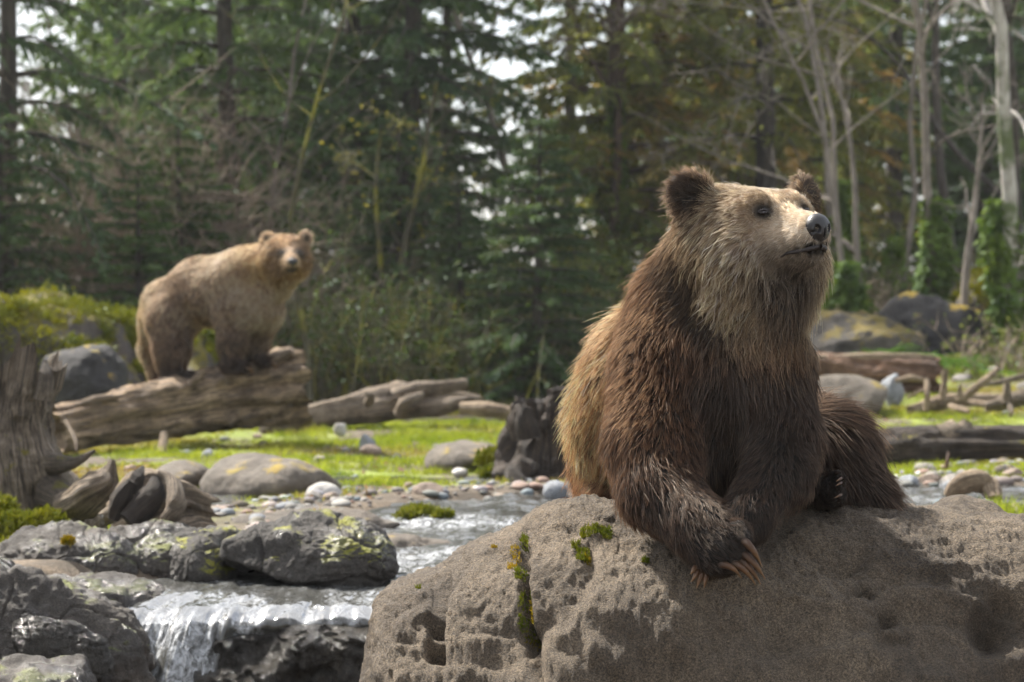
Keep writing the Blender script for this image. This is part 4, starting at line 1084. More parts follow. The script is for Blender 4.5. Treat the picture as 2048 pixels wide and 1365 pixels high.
thicket(960, 29.0, 2.0, 2.4, 120, 17, 'bark_moss', 'dark leafy thicket between the near-black spruce and the light shrub', (2200, .08, 'shrub'))
thicket(1110, 28.5, 1.5, 2.2, 120, 19, 'bark_moss', 'light green leafy shrub left of the near bear\'s neck', (2600, .08, 'shrub_light'), name='shrub')
thicket(1175, 26.5, 1.2, 1.3, 120, 21, 'twig_brown', 'low yellowish shrub beside the near bear\'s shoulder', (1300, .06, 'shrub_light'), name='shrub')
thicket(1290, 30.0, 1.8, 1.8, 100, 23, 'bark_moss', 'leafy undergrowth behind the near bear\'s neck', (2200, .08, 'shrub'))
thicket(1760, 29.0, 1.6, .9, 120, 25, 'twig_brown', 'low reddish brush behind the long lichen-covered rock', (300, .05, 'shrub'))
thicket(1960, 29.0, 1.3, 1.1, 120, 27, 'twig_brown', 'low brush between the two right boulders', (700, .06, 'shrub'))
thicket(2020, 24.0, .8, .7, 60, 29, 'twig_brown', 'small sparse shrub on the grassy right bank', (420, .05, 'shrub_light'), name='shrub')
thicket(1620, 31.0, 1.6, 1.5, 100, 33, 'bark_moss', 'leafy undergrowth at the foot of the forked bare tree', (2000, .08, 'shrub'))

def ferns(px, d, n, w, seed, label):
    rng = np.random.default_rng(seed); B = []; D = []; N = []; L = []; Wd = []
    S = Acc()
    for i in range(n):
        b = np.array([rng.normal(0, w*.55), rng.normal(0, .3), -.15*rng.random()]); az = rng.uniform(0, 6.28); ln = rng.uniform(.5, .85)
        s = np.linspace(.05, 1, 14); o = np.array([math.cos(az), math.sin(az), 0])
        C = b+np.outer(ln*s*.8, o)+np.outer(ln*(.95*s-.65*s*s), [0, 0, 1])
        side = np.array([-o[1], o[0], 0.0])
        V, F = tube(C, .003, 3, False); S.add(V, F)
        for sg in (-1, 1):
            B.append(C); D.append(np.broadcast_to(unit(side*sg+o*.4), C.shape)); N.append(np.broadcast_to([0, 0, 1.0], C.shape)); L.append(.13*np.sin(np.pi*(s*.9+.08))+.01); Wd.append(np.full(14, .035))
    B, D, N, L, Wd = map(np.concatenate, (B, D, N, L, Wd))
    V = cards(B, unit(D+rng.normal(0, .1, D.shape)), unit(N+rng.normal(0, .15, N.shape)), L, Wd, rng)
    o = empty('fern', label=label, cat='fern', group='ferns on the right bank'); place(o, px, d)
    ob('stems', S.mesh('stems'), MAT['fern'], o)
    ob('fronds', mesh_np('fronds', V, quads(len(V)//4), False), MAT['fern'], o)
ferns(1800, 24.0, 34, 1.0, 3, 'bright green fern clump above the end of the split log')
ferns(1710, 24.2, 22, .9, 5, 'darker fern clump above the middle of the split log')
ferns(1640, 24.0, 14, .7, 7, 'fern clump just right of the near bear\'s chest')

def far_forest():
    rng = np.random.default_rng(99); A = Acc()
    for i in range(84):
        me = CON[int(rng.integers(0, 5))][1]
        n = len(me.vertices); v = np.empty(n*3, np.float32); me.vertices.foreach_get('co', v); v = v.reshape(-1, 3)
        v = v.reshape(-1, 4, 3)[rng.random(n//4) < .26].reshape(-1, 3)
        d = rng.uniform(46, 74); px = -1300+4650*((i+rng.random())/84)
        if 860 < px < 1210 or 0 < px < 190 : continue
        x = (px-1024)*d/FPX; s = rng.uniform(.9, 1.2)*(1.25 if d > 60 else 1.0); a = rng.uniform(0, 6.28)
        c_, s_ = math.cos(a)*s, math.sin(a)*s
        # wide cards so that the thinned crowns keep their mass
        ctr = v.reshape(-1, 4, 3).mean(1, keepdims=True); v = (ctr+(v.reshape(-1, 4, 3)-ctr)*1.7).reshape(-1, 3)
        q = np.stack([v[:, 0]*c_-v[:, 1]*s_+x, v[:, 0]*s_+v[:, 1]*c_+d, v[:, 2]*s+float(gz(np.array(x), np.array(d)))], 1)
        A.add(q, quads(len(q)//4))
    ob('far_forest', A.mesh('far_forest', False), MAT['needle_dark'], kind='stuff', label='dense dark wood behind the nearer trees')
far_forest()
# ------------------------------------------------------------------ sculpting with blended round cones
def cone(a, b, ra, rb, k=0.05, flow=None, L=0.05, lift=0.45, c0=(.02, .012, .008), c1=(.1, .06, .035), grav=0.25, curl=0.0, clump=0.6, sy=1.0):
    a = np.asarray(a, float); b = np.asarray(b, float)
    fl = unit(b-a) if flow is None else unit(np.asarray(flow, float))
    return dict(a=a, b=b, ra=ra, rb=rb, k=k, flow=fl, L=L, lift=lift, c0=np.array(c0), c1=np.array(c1), grav=grav, curl=curl, clump=clump, ax=None)

def ellip(c, axes, rad, k=0.03, flow=(0, 0, -1), **kw):
    q = cone(c, np.asarray(c)+np.array([0, 0, 1e-4]), min(rad), min(rad), k, flow, **kw)
    q['ax'] = unit(np.array(axes, float)); q['rad'] = np.array(rad, float)
    return q

def prim_d(q, P):
    if q['ax'] is not None:
        l = (P-q['a'].astype(P.dtype))@q['ax'].T.astype(P.dtype)
        k0 = np.linalg.norm(l/q['rad'].astype(P.dtype), axis=-1)+1e-6
        k1 = np.linalg.norm(l/(q['rad']**2).astype(P.dtype), axis=-1)+1e-6
        return k0*(k0-1)/k1
    ab = q['b']-q['a']; L2 = float(ab@ab)+1e-12
    pa = P-q['a'].astype(P.dtype)
    t = np.clip((pa@ab.astype(P.dtype))/L2, 0, 1)
    d2 = np.einsum('...i,...i', pa, pa)-2*t*(pa@ab.astype(P.dtype))+t*t*L2
    return np.sqrt(np.maximum(d2, 0))-(q['ra']+(q['rb']-q['ra'])*t)

def sdf(prims, P, warp=None):
    D = None
    for q in prims:
        d = prim_d(q, P)
        if D is None: D = d; continue
        k = q['k']
        h = np.maximum(k-np.abs(D-d), 0)/k
        D = np.minimum(D, d)-h*h*k*0.25
    return D

def grad(prims, P, e=0.003):
    g = np.stack([sdf(prims, P+np.eye(3)[i]*e)-sdf(prims, P-np.eye(3)[i]*e) for i in range(3)], -1)
    return unit(g)

def attr_blend(prims, P, s=0.030):
    D = np.stack([prim_d(q, P) for q in prims], -1)
    w = np.exp(-(D-D.min(-1, keepdims=True))/s); w /= w.sum(-1, keepdims=True)
    def g(key): return w@np.array([q[key] for q in prims], float)
    return {k: g(k) for k in ('flow', 'L', 'lift', 'c0', 'c1', 'grav', 'curl', 'clump')}

def surface_nets(fn, lo, hi, h):
    lo = np.asarray(lo, float); n = np.ceil((np.asarray(hi)-lo)/h).astype(int)+1
    ax = [(lo[i]+h*np.arange(n[i])).astype(np.float32) for i in range(3)]
    F = np.empty(n, np.float32)
    for s in range(0, n[0], 24):
        g = np.stack(np.meshgrid(ax[0][s:s+24], ax[1], ax[2], indexing='ij'), -1)
        F[s:s+24] = fn(g.reshape(-1, 3)).reshape(g.shape[:3])
    neg = F < 0
    c = neg[:-1, :-1, :-1].astype(np.int8)
    cs = [(i, j, k) for i in (0, 1) for j in (0, 1) for k in (0, 1)]
    def sl(o): return tuple(slice(o[a], F.shape[a]-1+o[a]) for a in range(3))
    cnt = sum(neg[sl(o)].astype(np.int8) for o in cs)
    act = (cnt > 0) & (cnt < 8)
    idx = np.argwhere(act); vid = -np.ones(act.shape, np.int64); vid[act] = np.arange(len(idx))
    acc = np.zeros((len(idx), 3)); num = np.zeros(len(idx))
    vals = {o: F[idx[:, 0]+o[0], idx[:, 1]+o[1], idx[:, 2]+o[2]] for o in cs}
    for o in cs:
        for a in range(3):
            if o[a] == 0:
                o2 = tuple(o[b]+(b == a) for b in range(3))
                v0, v1 = vals[o], vals[o2]; m = (v0 < 0) != (v1 < 0)
                t = np.where(m, v0/(v0-v1+1e-20), 0)
                pt = np.array(o, float)[None].repeat(len(idx), 0); pt[:, a] += t
                acc += pt*m[:, None]; num += m
    V = lo+h*(idx+acc/num[:, None])
    quads = []
    for a in range(3):
        b, c2 = (a+1) % 3, (a+2) % 3
        s0 = [slice(None)]*3; s1 = [slice(None)]*3
        s0[a] = slice(0, -1); s1[a] = slice(1, None)
        n0, n1 = neg[tuple(s0)], neg[tuple(s1)]
        e = np.argwhere(n0 != n1)
        ok = (e[:, b] > 0) & (e[:, c2] > 0) & (e[:, b] < F.shape[b]-1) & (e[:, c2] < F.shape[c2]-1)
        e = e[ok]; fl = n0[e[:, 0], e[:, 1], e[:, 2]]
        def cell(db, dc):
            q = e.copy(); q[:, b] -= db; q[:, c2] -= dc
            return vid[q[:, 0], q[:, 1], q[:, 2]]
        q = np.stack([cell(1, 1), cell(0, 1), cell(0, 0), cell(1, 0)], 1)
        q[~fl] = q[~fl][:, ::-1]
        quads.append(q)
    return V, np.concatenate(quads)

def grow_fur(name, parent, prims, V, F, density, kids, spread, seed, recolor=None, mat=None, radius=0.00042, view=None, lenmod=None, push=True, guard=0.0):
    rng = np.random.default_rng(seed)
    A, B, C = V[F[:, 0]], V[F[:, 1]], V[F[:, 2]]; D = V[F[:, 3]]
    T = np.concatenate([np.stack([A, B, C], 1), np.stack([A, C, D], 1)])
    cr = np.cross(T[:, 1]-T[:, 0], T[:, 2]-T[:, 0]); ar = np.linalg.norm(cr, axis=1)*0.5
    if view is not None:       # fewer hairs on the sides turned well away
        nn = unit(cr); vd = unit(np.asarray(view)-T.mean(1))
        ar = ar*np.where((nn*vd).sum(1) < -0.45, 0.3, 1.0)
    n = int(ar.sum()*density)
    t = rng.choice(len(T), n, p=ar/ar.sum())
    u, v = rng.random(n), rng.random(n); m = u+v > 1; u[m] = 1-u[m]; v[m] = 1-v[m]
    P = T[t, 0]+u[:, None]*(T[t, 1]-T[t, 0])+v[:, None]*(T[t, 2]-T[t, 0])
    N = grad(prims, P); at = attr_blend(prims, P)
    L = at['L']*rng.uniform(0.6, 1.3, n)*(1+guard)
    if lenmod is not None: L = L*lenmod(P)
    fl = at['flow']+0.4*np.stack([fbm(P*9, 3, 40+i) for i in range(3)], -1)+rng.normal(0, .16, (n, 3))
    fl = unit(fl-N*(fl*N).sum(1, keepdims=True))
    S = np.array([0, .22, .45, .7, 1.0]); ns = len(S)
    lift = np.tan(np.clip(at['lift']+.22*guard, 0.05, 1.4))*rng.uniform(0.5, 1.6, n)
    sw = np.stack([vnoise(P*16+9, 70+i) for i in range(3)], -1)
    pts = [P]
    wig = unit(np.cross(fl, N)); ph = rng.uniform(0, 6.28, n)+vnoise(P*20, 5)*4
    for j in range(1, ns):
        s = 0.5*(S[j]+S[j-1])
        d = fl+N*(lift*(1-0.75*s))[:, None]+np.array([0, 0, -1.0])*(at['grav']*s*1.4)[:, None]+sw*0.28*s
        d = d+wig*(at['curl']*np.sin(ph+s*7.5))[:, None]
        q = pts[-1]+unit(d)*(L*(S[j]-S[j-1]))[:, None]
        if push:
            dd = sdf(prims, q); lo = 0.0025+0.006*s
            q = q+N*np.maximum(lo-dd, 0)[:, None]
        pts.append(q)
    G = np.stack(pts, 1)
    # locks: each guide carries a clump of hairs that run together towards the tip
    k = kids; n2 = n*k
    rr = spread*np.sqrt(rng.random((n, k)))*(0.6+0.8*np.clip(at['L']/0.06, 0.25, 1.2))[:, None]
    th = rng.uniform(0, 6.283, (n, k))
    bt = np.cross(N, fl)
    off = (np.cos(th)*rr)[..., None]*fl[:, None]+(np.sin(th)*rr)[..., None]*bt[:, None]
    root = (P[:, None]+off).reshape(-1, 3)
    NN = np.repeat(N, k, 0)
    root = root-NN*sdf(prims, root)[:, None]-NN*0.001
    off = root.reshape(n, k, 3)-P[:, None]
    ls = rng.uniform(0.55, 1.08, (n, k))
    cl = np.clip(at['clump'][:, None]*rng.uniform(0.6, 1.15, (n, k)), 0, 0.97)
    H = np.empty((n, k, ns, 3), np.float32)
    wob = rng.normal(0, 1, (n, k, 3))
    for j in range(ns):
        f = cl*S[j]**.85
        H[:, :, j] = P[:, None]+off*(1-f)[..., None]+(G[:, j]-P)[:, None]*ls[..., None]+wob*(0.04*at['L'][:, None]*S[j]**1.5)[..., None]
    H = H.reshape(n2, ns, 3)
    c0 = np.repeat(at['c0'], k, 0); c1 = np.repeat(at['c1'], k, 0)
    big = 1+0.35*np.repeat(fbm(P*7, 3, 90), k)[:, None]
    tone = np.clip(big*np.exp(rng.normal(0, 0.22, (n2, 1)))*np.repeat(np.exp(rng.normal(0, 0.2, n)), k)[:, None], 0.3, 2.2)
    c0 = c0*tone; c1 = c1*tone
    lit = np.repeat((rng.random(n) < .10)*rng.uniform(.6, 1.6, n), k)[:, None]*(rng.random((n2, 1)) < .5)
    c1 = c1*(1+lit)+lit*.02  # some locks get paler tips at random
    if guard: c1 = c1*1.5+.012*np.array([1, .8, .6])  # paler guard tips; bright rim light partly put into their colour
    if recolor is not None: c0, c1 = recolor(root, c0, c1)
    rad = np.broadcast_to(np.array([0.85, 1.0, 0.85, 0.6, 0.12])*radius, (n2, ns)).copy()
    rad *= np.clip(np.repeat(at['L'], k)/0.045, 0.55, 1.15)[:, None]
    cu = bpy.data.hair_curves.new(name)
    cu.add_curves([ns]*n2)
    cu.attributes['position'].data.foreach_set('vector', H.reshape(-1).astype(np.float32))
    ra = cu.attributes.get('radius') or cu.attributes.new('radius', 'FLOAT', 'POINT')
    ra.data.foreach_set('value', rad.reshape(-1).astype(np.float32))
    for nm, c in (('root_col', c0), ('tip_col', c1)):
        a = cu.attributes.new(nm, 'FLOAT_COLOR', 'CURVE')
        a.data.foreach_set('color', np.concatenate([np.clip(c, 0, 0.9), np.ones((n2, 1))], 1).astype(np.float32).ravel())
    cu.materials.append(mat or MAT['fur'])
    o = bpy.data.objects.new(name, cu); COL.objects.link(o); o.parent = parent
    return o

def bear_body(name, prims, h, parent, recolor, pad=0.04):
    lo = np.min([np.minimum(q['a']-q['ra'], q['b']-q['rb']) for q in prims], 0)-pad
    hi = np.max([np.maximum(q['a']+q['ra'], q['b']+q['rb']) for q in prims], 0)+pad
    V, F = surface_nets(lambda P: sdf(prims, P), lo, hi, h)
    at = attr_blend(prims, V)
    c = 0.7*at['c0']
    if recolor is not None: c, _ = recolor(V, c, c.copy())
    me = mesh_np(name, V, F, True, {'skin_col': c})
    return ob(name, me, MAT['skin'], parent), V, F

def claw_mesh(p0, p1, p2, r, k=8):
    """curved tapering claw from p0 over p1 to the tip p2"""
    n = 9; t = np.linspace(0, 1, n)[:, None]
    P = (1-t)**2*p0+2*t*(1-t)*p1+t*t*p2
    rr = r*np.clip(1.02-np.linspace(0, 1, n)**1.7, 0.14, 1)
    V, F = tube(P, rr, k)
    al = np.concatenate([np.repeat(np.linspace(0, 1, n), k), [0, 1]])
    return mesh_np('claw', V, F, True, {'along': al})
# ------------------------------------------------------------------ the bear leaning on the boulder
DK = dict(c0=(.008, .0046, .0033), c1=(.040, .022, .0135))
MB = dict(clump=.88, c0=(.009, .0045, .0026), c1=(.175, .082, .036))
GB = dict(clump=.88, c0=(.045, .018, .007), c1=(.78, .44, .20))  # golden back; some of its sunlight is put into these tips
TN = dict(c0=(.150, .085, .038), c1=(.95, .78, .50))
PM = dict(c0=(.50, .42, .32), c1=(.86, .80, .70))
def near_bear():
    root = empty('bear', W(1450, 1000, 7.2), label='dark brown bear in front, leaning on its crossed forepaws over the big boulder', cat='bear')
    bpy.context.view_layer.update()
    def S(r, d): return r*d/FPX
    def c(p, q, r0, r1, **kw):
        return cone(W(*p), W(*q), S(r0, p[2]), S(r1, q[2]), **kw)
    E = W(1564, 420, 6.90)
    yaw, pit = R(34), R(8)
    Fw = np.array([math.sin(yaw)*math.cos(pit), -math.cos(yaw)*math.cos(pit), math.sin(pit)])
    Lf = np.array([math.cos(yaw), math.sin(yaw), 0.0])
    roll = R(2); Up = np.cross(Fw, Lf); Up = Up if Up[2] > 0 else -Up
    Lf = Lf*math.cos(roll)+Up*math.sin(roll); Up = unit(np.cross(Fw, Lf)); Up = Up if Up[2] > 0 else -Up
    def Hd(f, l, u): return E+Fw*f+Lf*l+Up*u
    def hc(a, b, ra, rb, **kw): return cone(Hd(*a), Hd(*b), ra, rb, **kw)
    back = -Fw
    pr = []
    # trunk
    pr += [c((1270, 850, 7.66), (1275, 835, 7.62), 125, 128, k=.06, flow=(-.35, .25, -.9), L=.068, lift=.68, **GB),
           c((1318, 745, 7.46), (1400, 800, 7.40), 132, 140, k=.12, flow=(-.35, .25, -.9), L=.068, lift=.68, **GB),
           c((1385, 665, 7.24), (1450, 690, 7.12), 122, 118, k=.12, flow=(-.25, .1, -.95), L=.060, lift=.6, **MB),
           c((1480, 770, 7.06), (1480, 850, 7.10), 112, 105, k=.10, flow=(0, -.1, -1), L=.07, lift=.4, clump=.85, **DK),
           c((1450, 930, 7.14), (1500, 960, 7.14), 95, 85, k=.08, flow=(0, -.2, -1), L=.06, lift=.4, **DK)]
    # neck and throat
    pr += [c((1400, 600, 7.18), (1455, 490, 7.04), 112, 98, k=.10, flow=(-.5, .35, -.8), L=.058, lift=.6, **MB),
           c((1530, 560, 6.98), (1522, 640, 6.99), 90, 80, k=.09, flow=(-.1, -.1, -1), L=.085, lift=.35, grav=.6, curl=.6, clump=.98, c0=(.011, .006, .0035), c1=(.17, .095, .048))]
    # skull, cheeks, muzzle (head frame, metres)
    pr += [hc((-.165, -.060, -.050), (-.165, .075, -.050), .125, .125, k=.08, flow=back*0.9+np.array([0, 0, -.45]), L=.046, lift=.35, curl=.35, clump=.97, **TN),
           hc((-.07, -.045, -.030), (-.07, .045, -.030), .082, .082, k=.06, flow=back+np.array([0, 0, .1]), L=.02, lift=.3, clump=.6, c0=(.34, .25, .16), c1=(.92, .82, .64)),
           hc((-.10, -.100, -.125), (-.13, -.085, -.200), .088, .085, k=.06, flow=back*.5+np.array([-.15, 0, -.9]), L=.066, lift=.38, curl=.55, clump=.98, grav=.4, **TN),
           hc((-.10, .105, -.130), (-.14, .100, -.215), .090, .085, k=.06, flow=back*.5+np.array([.25, 0, -.9]), L=.066, lift=.45, curl=.3, clump=.93, grav=.4, **TN),
           hc((-.03, 0, -.060), (.105, 0, -.080), .074, .052, k=.045, flow=back, L=.011, lift=.25, clump=.4, **PM),
           hc((-.05, 0, -.135), (.085, 0, -.142), .066, .036, k=.03, flow=back*.9+np.array([0, 0, -.5]), L=.02, lift=.3, clump=.6, c0=(.06, .036, .022), c1=(.28, .19, .13)),
           hc((.02, -.036, -.105), (.092, -.027, -.100), .046, .034, k=.03, flow=back+np.array([0, 0, -.3]), L=.012, lift=.25, clump=.4, **PM),
           hc((.02, .036, -.105), (.092, .027, -.100), .046, .034, k=.03, flow=back+np.array([0, 0, -.3]), L=.012, lift=.25, clump=.4, **PM)]
    # brow ridges
    for s in (-1, 1):
        pr.append(hc((-.030, s*.060, .024), (-.050, s*.100, .012), .028, .028, k=.04, flow=back*.8+np.array([0, 0, .2]), L=.02, lift=.3, clump=.6, **TN))
    # ears: cupped discs facing forward and outward
    EAR = []
    for s, sz, ec in ((-1, 1.0, W(1378, 388, 6.97)), (1, .95, W(1611, 392, 7.12))):
        fwd = unit(Fw*.75+Lf*s*.45+Up*.1)
        upv = unit(Up+Lf*s*.42); upv = unit(upv-fwd*(upv@fwd)); sd = np.cross(fwd, upv)
        EAR.append((ec, fwd, sz))
        pr.append(ellip(ec, [fwd, upv, sd], [.030*sz, .068*sz, .067*sz], k=.025, flow=upv*.35+Lf*s*.3-fwd*.8, L=.024, lift=.75, clump=.5, c0=(.024, .014, .009), c1=(.34, .225, .145)))  # pale fringe tips; sunlit ear rim put into the hair colour
        b2 = ec-Up*.055-fwd*.02
        pr.append(cone(b2, b2-Lf*s*.05-Up*.03, .040*sz, .05, k=.04, flow=(-.2, .2, -.9), L=.04, lift=.5, **MB))
    # foreleg on the viewer's left, crossing on top
    FL = dict(L=.045, lift=.42, clump=.92, c0=(.008, .0046, .0033), c1=(.085, .049, .031))
    pr += [c((1335, 745, 7.12), (1308, 890, 6.98), 106, 84, k=.08, flow=(-.35, -.1, -.9), L=.050, lift=.62, **MB),
           c((1310, 890, 6.98), (1316, 980, 6.88), 84, 72, k=.06, flow=(-.2, -.2, -.95), L=.042, lift=.6, **MB),
           c((1320, 978, 6.87), (1402, 1058, 6.72), 70, 54, k=.05, flow=(.25, -.4, -.85), **FL),
           c((1402, 1058, 6.72), (1440, 1098, 6.66), 56, 54, k=.04, flow=(.5, -.4, -.8), L=.03, lift=.35, clump=.75, c0=FL['c0'], c1=FL['c1'])]
    toes = [((1446, 1122), (1450, 1128)), ((1463, 1113), (1469, 1119)), ((1477, 1103), (1484, 1108)), ((1486, 1088), (1494, 1093)), ((1486, 1070), (1494, 1075))]
    for a, b in toes:
        pr.append(c((a[0]-8, a[1]-10, 6.64), (b[0]-5, b[1]-4, 6.615), 19, 13, k=.02, flow=(.6, -.3, -.6), L=.017, lift=.3, **DK))
    # foreleg on the viewer's right, crossing underneath
    FL2 = dict(c0=(.008, .0046, .0033), c1=(.080, .046, .029))
    pr += [c((1535, 740, 7.08), (1566, 880, 7.00), 82, 66, k=.08, flow=(.15, 0, -1), L=.05, lift=.45, **DK),
           c((1566, 880, 6.96), (1560, 950, 6.88), 70, 64, k=.05, flow=(.1, 0, -1), L=.045, lift=.45, **FL2),
           c((1556, 945, 6.88), (1490, 1040, 6.76), 62, 48, k=.03, flow=(-.4, -.3, -.8), L=.035, lift=.4, clump=.85, **FL2),
           c((1490, 1040, 6.76), (1420, 1118, 6.72), 44, 32, k=.04, flow=(-.5, -.3, -.8), L=.022, lift=.35, **DK)]
    # folded hind leg on the viewer's right, long hair hanging from it
    HL = dict(c0=(.010, .006, .0045), c1=(.095, .057, .038))
    pr += [c((1605, 890, 7.45), (1655, 905, 7.36), 96, 84, k=.08, flow=(.55, -.15, -.75), L=.085, lift=.45, grav=.3, clump=.9, **HL),
           c((1655, 905, 7.36), (1755, 1000, 7.22), 82, 30, k=.05, flow=(.62, -.1, -.75), L=.095, lift=.42, grav=.3, clump=.92, **HL),
           c((1600, 985, 7.28), (1664, 985, 7.08), 40, 28, k=.03, flow=(.3, -.3, -.8), L=.028, lift=.35, **DK),
           c((1668, 992, 7.06), (1676, 958, 7.06), 20, 18, k=.02, flow=(.2, -.4, .3), L=.014, lift=.3, **DK)]
    # shorter hind foot tuft at the far left bottom
    pr += [c((1205, 945, 7.70), (1225, 985, 7.60), 52, 42, k=.05, flow=(-.5, -.1, -.85), L=.06, lift=.5, c0=(.04, .018, .009), c1=(.30, .13, .06))]

    mouth = [Hd(.128, l, -.118-.25*abs(l)) for l in (-.03, -.015, 0, .015, .03)]+[Hd(.125, l, -.138) for l in (-.022, 0, .022)]+[Hd(.10, l, -.128) for l in (-.042, .042)]+[Hd(.135, 0, -.105)]
    eyes = [Hd(-.008, -.072, -.008), Hd(-.008, .072, -.008)]
    for i in range(2):
        for _ in range(3): eyes[i] = eyes[i]-grad(pr, eyes[i][None])[0]*sdf(pr, eyes[i][None])[0]
    def recolor(P, c0, c1):
        # dark rims of the eyes, dark ear centres, dark chin and throat of the coat
        for e in eyes:
            d = np.linalg.norm((P-e)*np.array([1, 1, 1.25]), axis=1)
            m = (1-smooth(d, .018, .046))[:, None]
            c0 = c0*(1-.93*m); c1 = c1*(1-.90*m)
        for ec, fwd, sz in EAR:
            q = P-ec; r = np.linalg.norm(q-fwd*(q@fwd)[:, None], axis=1)
            m = ((np.linalg.norm(q, axis=1) < .08*sz) & (q@fwd > -.012)).astype(float)*(1-smooth(r, .036*sz, .062*sz))
            c0 = c0*(1-.7*m[:, None]); c1 = c1*(1-.86*m[:, None])
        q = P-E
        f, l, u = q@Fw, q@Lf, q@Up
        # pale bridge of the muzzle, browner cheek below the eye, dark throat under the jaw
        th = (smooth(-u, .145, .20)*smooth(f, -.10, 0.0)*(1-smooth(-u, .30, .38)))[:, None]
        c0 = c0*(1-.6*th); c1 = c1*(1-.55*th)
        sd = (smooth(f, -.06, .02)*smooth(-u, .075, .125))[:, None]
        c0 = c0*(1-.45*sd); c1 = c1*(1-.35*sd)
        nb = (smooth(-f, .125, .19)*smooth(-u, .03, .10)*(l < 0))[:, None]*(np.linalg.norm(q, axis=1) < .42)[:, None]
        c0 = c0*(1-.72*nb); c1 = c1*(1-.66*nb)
        for mp in mouth:
            dm = np.linalg.norm(P-mp, axis=1); m = (1-smooth(dm, .008, .020))[:, None]
            c0 = c0*(1-.90*m); c1 = c1*(1-.88*m)
        px_ = 1024+P[:, 0]*FPX/P[:, 1]; py_ = HORIZON+(CAM_Z-P[:, 2])*FPX/P[:, 1]
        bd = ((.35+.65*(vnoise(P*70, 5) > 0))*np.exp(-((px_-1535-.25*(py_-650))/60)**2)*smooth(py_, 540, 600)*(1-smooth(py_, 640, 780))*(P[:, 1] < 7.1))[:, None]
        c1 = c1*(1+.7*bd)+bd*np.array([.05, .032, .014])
        nk = (smooth(-f, .20, .28)*smooth(-u, .05, .16)*(np.abs(l) < .4))[:, None]
        return c0, c1
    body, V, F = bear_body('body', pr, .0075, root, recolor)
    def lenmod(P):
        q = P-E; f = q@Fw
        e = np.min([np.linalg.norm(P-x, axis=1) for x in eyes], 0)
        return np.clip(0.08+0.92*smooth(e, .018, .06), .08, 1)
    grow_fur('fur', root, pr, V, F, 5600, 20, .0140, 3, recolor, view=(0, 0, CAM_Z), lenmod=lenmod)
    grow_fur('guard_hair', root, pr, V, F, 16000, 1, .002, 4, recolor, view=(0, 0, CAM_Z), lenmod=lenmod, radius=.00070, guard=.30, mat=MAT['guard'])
    # nose pad with nostrils, built as its own little sculpture
    nc = Hd(.140, 0, -.076)
    def nose_sdf(P):
        q = (P-nc.astype(np.float32)); f = q@Fw.astype(np.float32); l = q@Lf.astype(np.float32); u = q@Up.astype(np.float32)
        q = q/1.15; f = f/1.15; l = l/1.15; u = u/1.15
        w = .034+.10*np.clip(u+.01, -.04, .02)
        k0 = np.sqrt((np.where(f > 0, f/.027, f/.045))**2+(l/np.maximum(w, .012))**2+(u/.036)**2)
        d = (k0-1)*.027
        for s in (-1, 1):
            e = np.sqrt(((f-.024)/.013)**2+((l-s*.018)/.0080)**2+((u+.004-.35*(np.abs(l)-.018))/.0105)**2)
            d = np.maximum(d, (1-e)*.0085)
            e = np.sqrt(((f-.018)/.012)**2+((l-s*.028)/.005)**2+((u+.012)/.0045)**2)
            d = np.maximum(d, (1-e)*.005)
        e = np.sqrt(((f-.025)/.012)**2+(l/.0022)**2+((u+.022)/.02)**2)
        return np.maximum(d, (1-e)*.0022)
    NV, NF = surface_nets(nose_sdf, nc-.065, nc+.065, .0024)
    ob('nose', mesh_np('nose', NV, NF), MAT['nose'], root)
    # eyes with lids
    for e, s in zip(eyes, (-1, 1)):
        g = grad(pr, e[None])[0]; dd = sdf(pr, e[None])[0]
        ctr = e-g*.004
        th = np.linspace(0, math.pi, 15); ph = np.linspace(0, 2*math.pi, 20, endpoint=False)
        sp = np.stack([np.outer(np.sin(th), np.cos(ph)), np.outer(np.sin(th), np.sin(ph)), np.outer(np.cos(th), np.ones(20))], -1).reshape(-1, 3)
        eo = ob('eye', mesh_np('eye', ctr+sp*.0115, grid_faces(15, 20, True)), MAT['eye'], root)
        sd = unit(np.cross(g, Up)); up2 = np.cross(sd, g)
        t = np.linspace(-1, 1, 11)
        for sg, hgt in ((1, .0030), (-1, .0055)):
            Pl = ctr+g*(.0118-.004*t*t)[:, None]+sd*(t*.0160)[:, None]+up2*(sg*hgt*(1-t*t)-.001)[:, None]
            Vl, Fl = tube(Pl, .0042*(1-.6*t*t), 6)
            ob('eyelid', mesh_np('eyelid', Vl, Fl), MAT['lip'], eo)
    # lips: a dark line along the mouth on both sides, plus the lower lip
    for s in (-1, 1):
        pts = []
        for f, l, u in ((.128, 0.003, -.118), (.118, .022, -.121), (.095, .040, -.124), (.065, .052, -.128), (.040, .058, -.136)):
            p = Hd(f, s*l, u)
            for _ in range(4): p = p-grad(pr, p[None])[0]*(sdf(pr, p[None])[0]-.003)
            pts.append(p)
        Pl = spline(pts, 16)
        Vl, Fl = tube(Pl, np.interp(np.linspace(0, 1, 16), [0, .3, .8, 1], [.0075, .0070, .004, .001]), 8)
        ob('lip', mesh_np('lip', Vl, Fl), MAT['lip'], root)
    # claws: five long ones on the upper paw, three showing on the lower paw, two on the hind foot
    D0 = 6.6
    tips = [((1440, 1130), (1465, 1134), (1484, 1158)), ((1462, 1126), (1487, 1136), (1512, 1171)), ((1476, 1120), (1502, 1138), (1522, 1170)),
            ((1486, 1107), (1510, 1130), (1531, 1159)), ((1488, 1083), (1505, 1098), (1525, 1135))]
    for i, (a, b, e) in enumerate(tips):
        da = 6.60+.008*(2-abs(i-2))
        ob('claw', claw_mesh(W(*a, da), W(b[0]+3, b[1]-3, da-.035), W(*e, da-.005), .0122 if i else .011), MAT['claw'], root)
